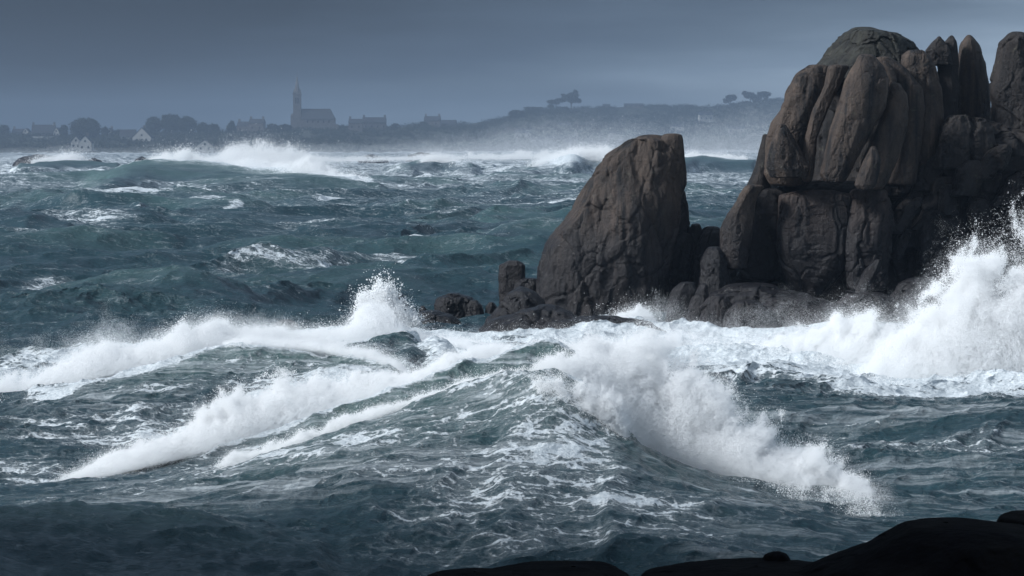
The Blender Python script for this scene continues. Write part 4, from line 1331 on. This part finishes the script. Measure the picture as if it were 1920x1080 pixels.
def plume(name, label, pts, n, thick, rpx=0.42, clump=1.0, tail=0.10, lean=0.0, seed=1, soft=1.0, cell=26.0, ubias=1.0, kids=8, veil=2.2, vsize=15.0, tiny=False):
    """flying water: pts = (px, base y, top y, d9) along a breaking crest"""
    r = np.random.default_rng(seed)
    a = np.array(pts, float)
    xs = np.linspace(a[0, 0], a[-1, 0], 600)
    hgt = np.maximum(np.interp(xs, a[:, 0], a[:, 1] - a[:, 2]), 2)
    cdf = np.cumsum(hgt); cdf /= cdf[-1]
    N = int(n * 2.4)
    px = np.interp(r.random(N), cdf, xs)
    yb = np.interp(px, a[:, 0], a[:, 1]); yt = np.interp(px, a[:, 0], a[:, 2]); d = np.interp(px, a[:, 0], a[:, 3])
    u = r.random(N) ** ubias * 1.25
    v = r.normal(size=N) * 0.5
    dd = d + thick * v + lean * u
    py = yb - u * (yb - yt)
    c = cell
    kx = px / c; ky = py / c; kv = v * 0.9
    wq = vnoise(kx * .8, ky * .8, kv + 7, seed + 90)
    kx = kx + .5 * wq; ky = ky + .35 * wq
    # tongues of spray leaning with the throw
    big = fbm(kx * .55 + .25 * ky, ky * .35, kv * .6 + seed, 3, seed * 3 + 1)
    fin = fbm(kx * 1.6 + .5 * ky, ky * 1.1, kv * 1.3 + seed, 4, seed * 3 + 2, .6)
    edge = 1.0 - u - 0.42 * v * v + clump * (0.62 * big + 0.60 * fin)
    keep = r.random(N) < smooth(-0.02, 0.42 * soft, edge - 0.06)
    span = a[-1, 0] - a[0, 0]
    keep &= r.random(N) < 0.15 + 0.85 * smooth(0, 0.09, (px - a[0, 0]) / span) * smooth(0, 0.07, (a[-1, 0] - px) / span)
    hole = smooth(-0.75, -0.1, fin + .5 * big) * .75 + .25
    keep &= r.random(N) < hole
    idx = np.nonzero(keep)[0][:n]
    px, py, dd, u = px[idx], py[idx], dd[idx], u[idx]
    nt = int(len(idx) * tail)
    # stray drops thrown beyond the edge
    if nt:
        j = r.integers(0, len(idx), nt)
        hh = (np.interp(px[j], a[:, 0], a[:, 1] - a[:, 2]))
        px = np.concatenate([px, px[j] + r.normal(size=nt) * 9]); py = np.concatenate([py, py[j] - np.abs(r.normal(size=nt)) * (4 + 0.09 * hh)])
        dd = np.concatenate([dd, dd[j] + r.normal(size=nt) * thick * .4])
    m = len(px)
    jit = np.where(r.random(m) < 0.09, 0.4, 1.0 + r.exponential(1.5, m))
    jit = np.repeat(jit, kids)
    if nt:
        jit[-nt * kids:] *= 2.5
    px = np.repeat(px, kids) + r.normal(size=m * kids) * jit
    py = np.repeat(py, kids) + r.normal(size=m * kids) * jit
    dd = np.repeat(dd, kids) + r.normal(size=m * kids) * thick * .06
    fine = np.zeros(len(px), bool)
    if veil > 0:
        q = r.integers(0, m * kids, int(m * veil))
        sg = vsize * (0.5 + r.random(len(q)))
        px = np.concatenate([px, px[q] + r.normal(size=len(q)) * sg + sg * .3]); py = np.concatenate([py, py[q] - np.abs(r.normal(size=len(q))) * sg * .8 + sg * .15])
        dd = np.concatenate([dd, dd[q] + r.normal(size=len(q)) * thick * .3])
        fine = np.concatenate([fine, np.ones(len(q), bool)])
    if tiny:
        fine[:] = True
    x, y, z = P(px, py, dd * S)
    rad = 0.30 * rpx * (dd * S) / (F * 1024 / 1920) * np.where(fine, 0.42, np.clip(np.exp(r.normal(size=len(px)) * .5), .3, 3.0))
    o = mesh_obj(name, np.stack([x, y, z], -1), mat=M_SPRAY)
    fattr(o.data, 'size', rad)
    md = o.modifiers.new('droplets', 'NODES')
    md.node_group = DROP
    tag(o, label, 'spray', kind='stuff')
    return o


plume('sea_spray', 'towering white burst thrown up behind the crest of the nearest wave',
      [(985, 712, 690, 80.5), (1020, 720, 672, 80.8), (1060, 735, 640, 81.5), (1110, 775, 618, 82.5), (1170, 825, 612, 83), (1240, 880, 618, 83), (1300, 905, 655, 82.5), (1350, 920, 705, 82),
       (1400, 932, 752, 81.5), (1450, 945, 790, 81), (1490, 952, 822, 80.5), (1540, 965, 840, 80), (1590, 975, 868, 79.5), (1625, 980, 900, 79), (1660, 988, 948, 78.5), (1710, 998, 985, 78)],
      430000, 2.4, .42, 1.0, .06, 2.0, 11, cell=34)
plume('sea_spray', 'curtain of foam chunks falling in front of the peak of the nearest wave',
      [(1000, 730, 705, 79.2), (1050, 770, 712, 79), (1100, 800, 718, 79), (1140, 815, 730, 79), (1180, 838, 770, 79)], 42000, 0.8, .45, 1.2, .08, 0, 12, cell=18)
plume('sea_spray', 'thick white water tumbling down behind the second wave on the left',
      [(95, 906, 900, 84.2), (150, 900, 880, 84.8), (200, 893, 848, 85.5), (300, 868, 815, 86.5), (345, 858, 786, 87.5), (400, 842, 748, 88), (450, 828, 722, 89), (520, 806, 706, 90), (600, 780, 700, 91), (680, 752, 694, 92), (760, 726, 696, 92.5), (820, 706, 690, 93)],
      330000, 2.2, .42, .9, .05, 1.0, 13, cell=30)
plume('sea_spray', 'thin strip of white water along the left shoulder of the nearest wave',
      [(400, 892, 876, 79.8), (440, 880, 850, 80.2), (490, 864, 838, 80.6), (600, 822, 797, 81.3), (700, 785, 764, 82), (780, 756, 742, 82), (900, 718, 706, 82), (985, 700, 688, 81.5)],
      34000, .9, .42, 1.9, .05, .3, 14, cell=26)
plume('sea_spray', 'white crest foam on the back of the green hump before the stack',
      [(760, 724, 708, 91), (840, 700, 668, 93), (900, 678, 650, 94.5), (1000, 672, 644, 96), (1080, 684, 644, 97), (1160, 700, 632, 98), (1240, 720, 626, 98)], 110000, 1.6, .42, 1.1, .07, .5, 15, cell=20)
plume('sea_spray', 'long bank of white surf and blown mist behind the left waves',
      [(-120, 800, 755, 103), (0, 760, 712, 106), (100, 728, 684, 108), (200, 704, 640, 110), (280, 686, 636, 112), (350, 668, 604, 114), (420, 655, 604, 117), (500, 652, 614, 119), (570, 655, 622, 121), (640, 655, 612, 123),
       (690, 650, 578, 125), (720, 645, 570, 126), (750, 645, 602, 126), (800, 648, 630, 127), (900, 654, 640, 126), (960, 658, 646, 125)],
      300000, 4.0, .42, 1.05, .10, 2.0, 16, cell=30)
plume('sea_spray', 'sparse drops splashing up over the dark surf rock',
      [(668, 610, 566, 140), (690, 610, 540, 140), (712, 606, 526, 140), (735, 606, 540, 140), (765, 608, 580, 140), (790, 612, 594, 140)], 15000, 1.5, 1.0, 1.8, .2, 0, 17, cell=10, kids=2, veil=.6, vsize=6)
plume('sea_spray', 'white surf crest curling over the left hump wave',
      [(420, 652, 640, 104.6), (475, 646, 634, 105), (600, 658, 646, 104), (700, 676, 660, 102), (760, 704, 684, 100)], 50000, 1.2, .4, 1.0, .08, .2, 18, cell=12)
plume('sea_spray', 'broken white surf along the foot of the great outcrop',
      [(1040, 672, 656, 126), (1120, 675, 652, 126), (1180, 677, 644, 127), (1205, 678, 636, 127), (1240, 684, 628, 127), (1300, 690, 628, 126), (1400, 700, 634, 123), (1480, 705, 630, 121), (1545, 710, 606, 120), (1580, 712, 572, 120),
       (1605, 715, 556, 120), (1640, 718, 588, 119), (1690, 725, 600, 118), (1740, 730, 600, 117), (1800, 738, 620, 116)],
      330000, 4.5, .42, 1.15, .06, 1.5, 19, cell=26, veil=6, vsize=24)
plume('sea_spray', 'huge wall of white spray exploding against the rocks at the right edge',
      [(1590, 735, 700, 112), (1640, 742, 652, 112), (1690, 746, 604, 113), (1730, 750, 560, 113.5), (1765, 752, 505, 114), (1800, 754, 470, 114), (1840, 755, 446, 114), (1880, 757, 440, 114), (1930, 758, 430, 114), (2000, 760, 420, 114), (2100, 762, 450, 113), (2220, 765, 520, 112)],
      620000, 4.0, .42, 1.0, .08, 2.0, 20, cell=40)
plume('sea_spray', 'thin drifting mist in front of the outcrop base',
      [(1180, 660, 560, 132), (1300, 670, 560, 130), (1450, 680, 570, 128), (1560, 690, 530, 127), (1700, 700, 500, 124), (1800, 720, 440, 122)], 130000, 5, .42, 1.3, 0, 1, 21, soft=2.0, cell=60, tiny=True, veil=0)
plume('sea_spray', 'thin wind-torn mist over the far left of the surf',
      [(-120, 760, 640, 118), (50, 720, 620, 120), (200, 690, 580, 122), (350, 660, 570, 124), (480, 640, 585, 126), (600, 630, 590, 128)], 110000, 6, .42, 1.4, 0, 1, 22, soft=2.0, cell=60, tiny=True, veil=0)
plume('sea_spray', 'faint mist hanging over the flat water right of the main burst',
      [(1280, 760, 680, 92), (1350, 800, 730, 88), (1450, 870, 800, 84), (1550, 920, 850, 81), (1650, 970, 900, 79), (1720, 990, 960, 78)], 60000, 2, .42, 1.3, 0, 1, 23, soft=2.0, cell=60, tiny=True, veil=0)
plume('sea_spray', 'white broken crest of the big distant roller',
      [(270, 312, 300, 570), (310, 318, 288, 572), (345, 320, 280, 574), (380, 322, 292, 574), (430, 325, 300, 572), (470, 326, 296, 570), (520, 328, 306, 566), (560, 330, 300, 562), (580, 334, 292, 560), (610, 338, 312, 558), (650, 340, 328, 552), (690, 343, 336, 546)],
      70000, 9, .42, 1.0, .06, 4, 24, cell=12)
plume('sea_spray', 'blown mist rising off the back of the big distant roller',
      [(400, 315, 290, 600), (425, 318, 266, 600), (450, 318, 258, 600), (500, 320, 257, 600), (540, 322, 268, 600), (575, 325, 280, 600), (610, 328, 300, 600)], 40000, 14, .30, .9, .1, 0, 25, soft=1.6, cell=24)
plume('sea_spray', 'bright whitecap on the distant wave left of the tilted stack',
      [(990, 316, 308, 780), (1040, 306, 291, 792), (1070, 302, 281, 800), (1100, 302, 276, 802), (1140, 303, 277, 802), (1175, 306, 290, 795)], 26000, 10, .42, .9, .06, 0, 26, cell=10)
plume('sea_spray', 'small white curl beside the far left reef',
      [(60, 308, 300, 810), (105, 306, 297, 822), (125, 307, 290, 824), (150, 309, 292, 824), (160, 310, 302, 824)], 9000, 8, .42, .9, .08, 0, 27, cell=8)
plume('sea_spray', 'whitecap on the far wave under the chimneyed house',
      [(790, 304, 297, 815), (812, 308, 291, 818), (835, 312, 293, 818), (862, 316, 304, 812)], 7000, 8, .42, .9, .08, 0, 28, cell=8)
plume('sea_spray', 'low line of far surf along the horizon before the stack',
      [(560, 300, 292, 960), (640, 302, 294, 960), (700, 300, 296, 960), (850, 298, 290, 960), (880, 297, 282, 960), (910, 298, 291, 960), (980, 297, 286, 960), (1030, 296, 284, 960), (1060, 296, 288, 960)], 8000, 25, .36, 2.2, .08, 0, 29, cell=22)
plume('sea_spray', 'far surf showing between the stack and the outcrop',
      [(1270, 300, 292, 850), (1295, 300, 285, 850), (1320, 300, 289, 850), (1400, 300, 293, 850)], 5000, 18, .36, 1.2, .08, 0, 30, cell=9)
plume('sea_spray', 'small white breaker splashing behind the stone post',
      [(905, 496, 488, 216), (930, 492, 478, 217), (960, 491, 474, 217.5), (1000, 495, 484, 217), (1025, 498, 490, 216)], 14000, 3, .40, 1.0, .08, 0, 31, cell=9)
plume('sea_spray', 'white water pouring off the ledges at the foot of the tilted stack',
      [(895, 655, 636, 131), (960, 652, 632, 131), (1020, 648, 626, 131), (1100, 642, 620, 131), (1160, 606, 592, 142), (1200, 602, 570, 142.5), (1230, 606, 592, 142)], 20000, 1.6, .42, 1.5, .12, 0, 33, cell=12)

plume('sea_spray', 'bank of fine sea mist lying along the foot of the far coast',
      [(-200, 308, 276, 2200), (0, 308, 274, 2200), (400, 306, 268, 2200), (700, 304, 252, 2300), (900, 303, 226, 2350), (1100, 303, 196, 2350), (1300, 303, 182, 2400), (1520, 303, 178, 2400), (1600, 303, 230, 2400)],
      260000, 120, .36, .5, 0, 0, 40, soft=2.6, cell=150, kids=16, veil=0, tiny=True)

# ------------------------------------------------------------------ haze
v, f = boxm(-1600, 1600, -80, 3900, -9, 61)
hz = flat('haze', (v, f), None, None)
hm = bpy.data.materials.new('pale_sea_haze')
hm.use_nodes = True
hn = hm.node_tree.nodes
hn.clear()
ho = hn.new('ShaderNodeOutputMaterial')
pv = hn.new('ShaderNodeVolumePrincipled')
pv.inputs['Color'].default_value = (0.27, 0.345, 0.45, 1)
pv.inputs['Density'].default_value = 0.00043
pv.inputs['Anisotropy'].default_value = 0.2
hm.node_tree.links.new(pv.outputs[0], ho.inputs['Volume'])
hz.data.materials.append(hm)
tag(hz, kind='stuff')
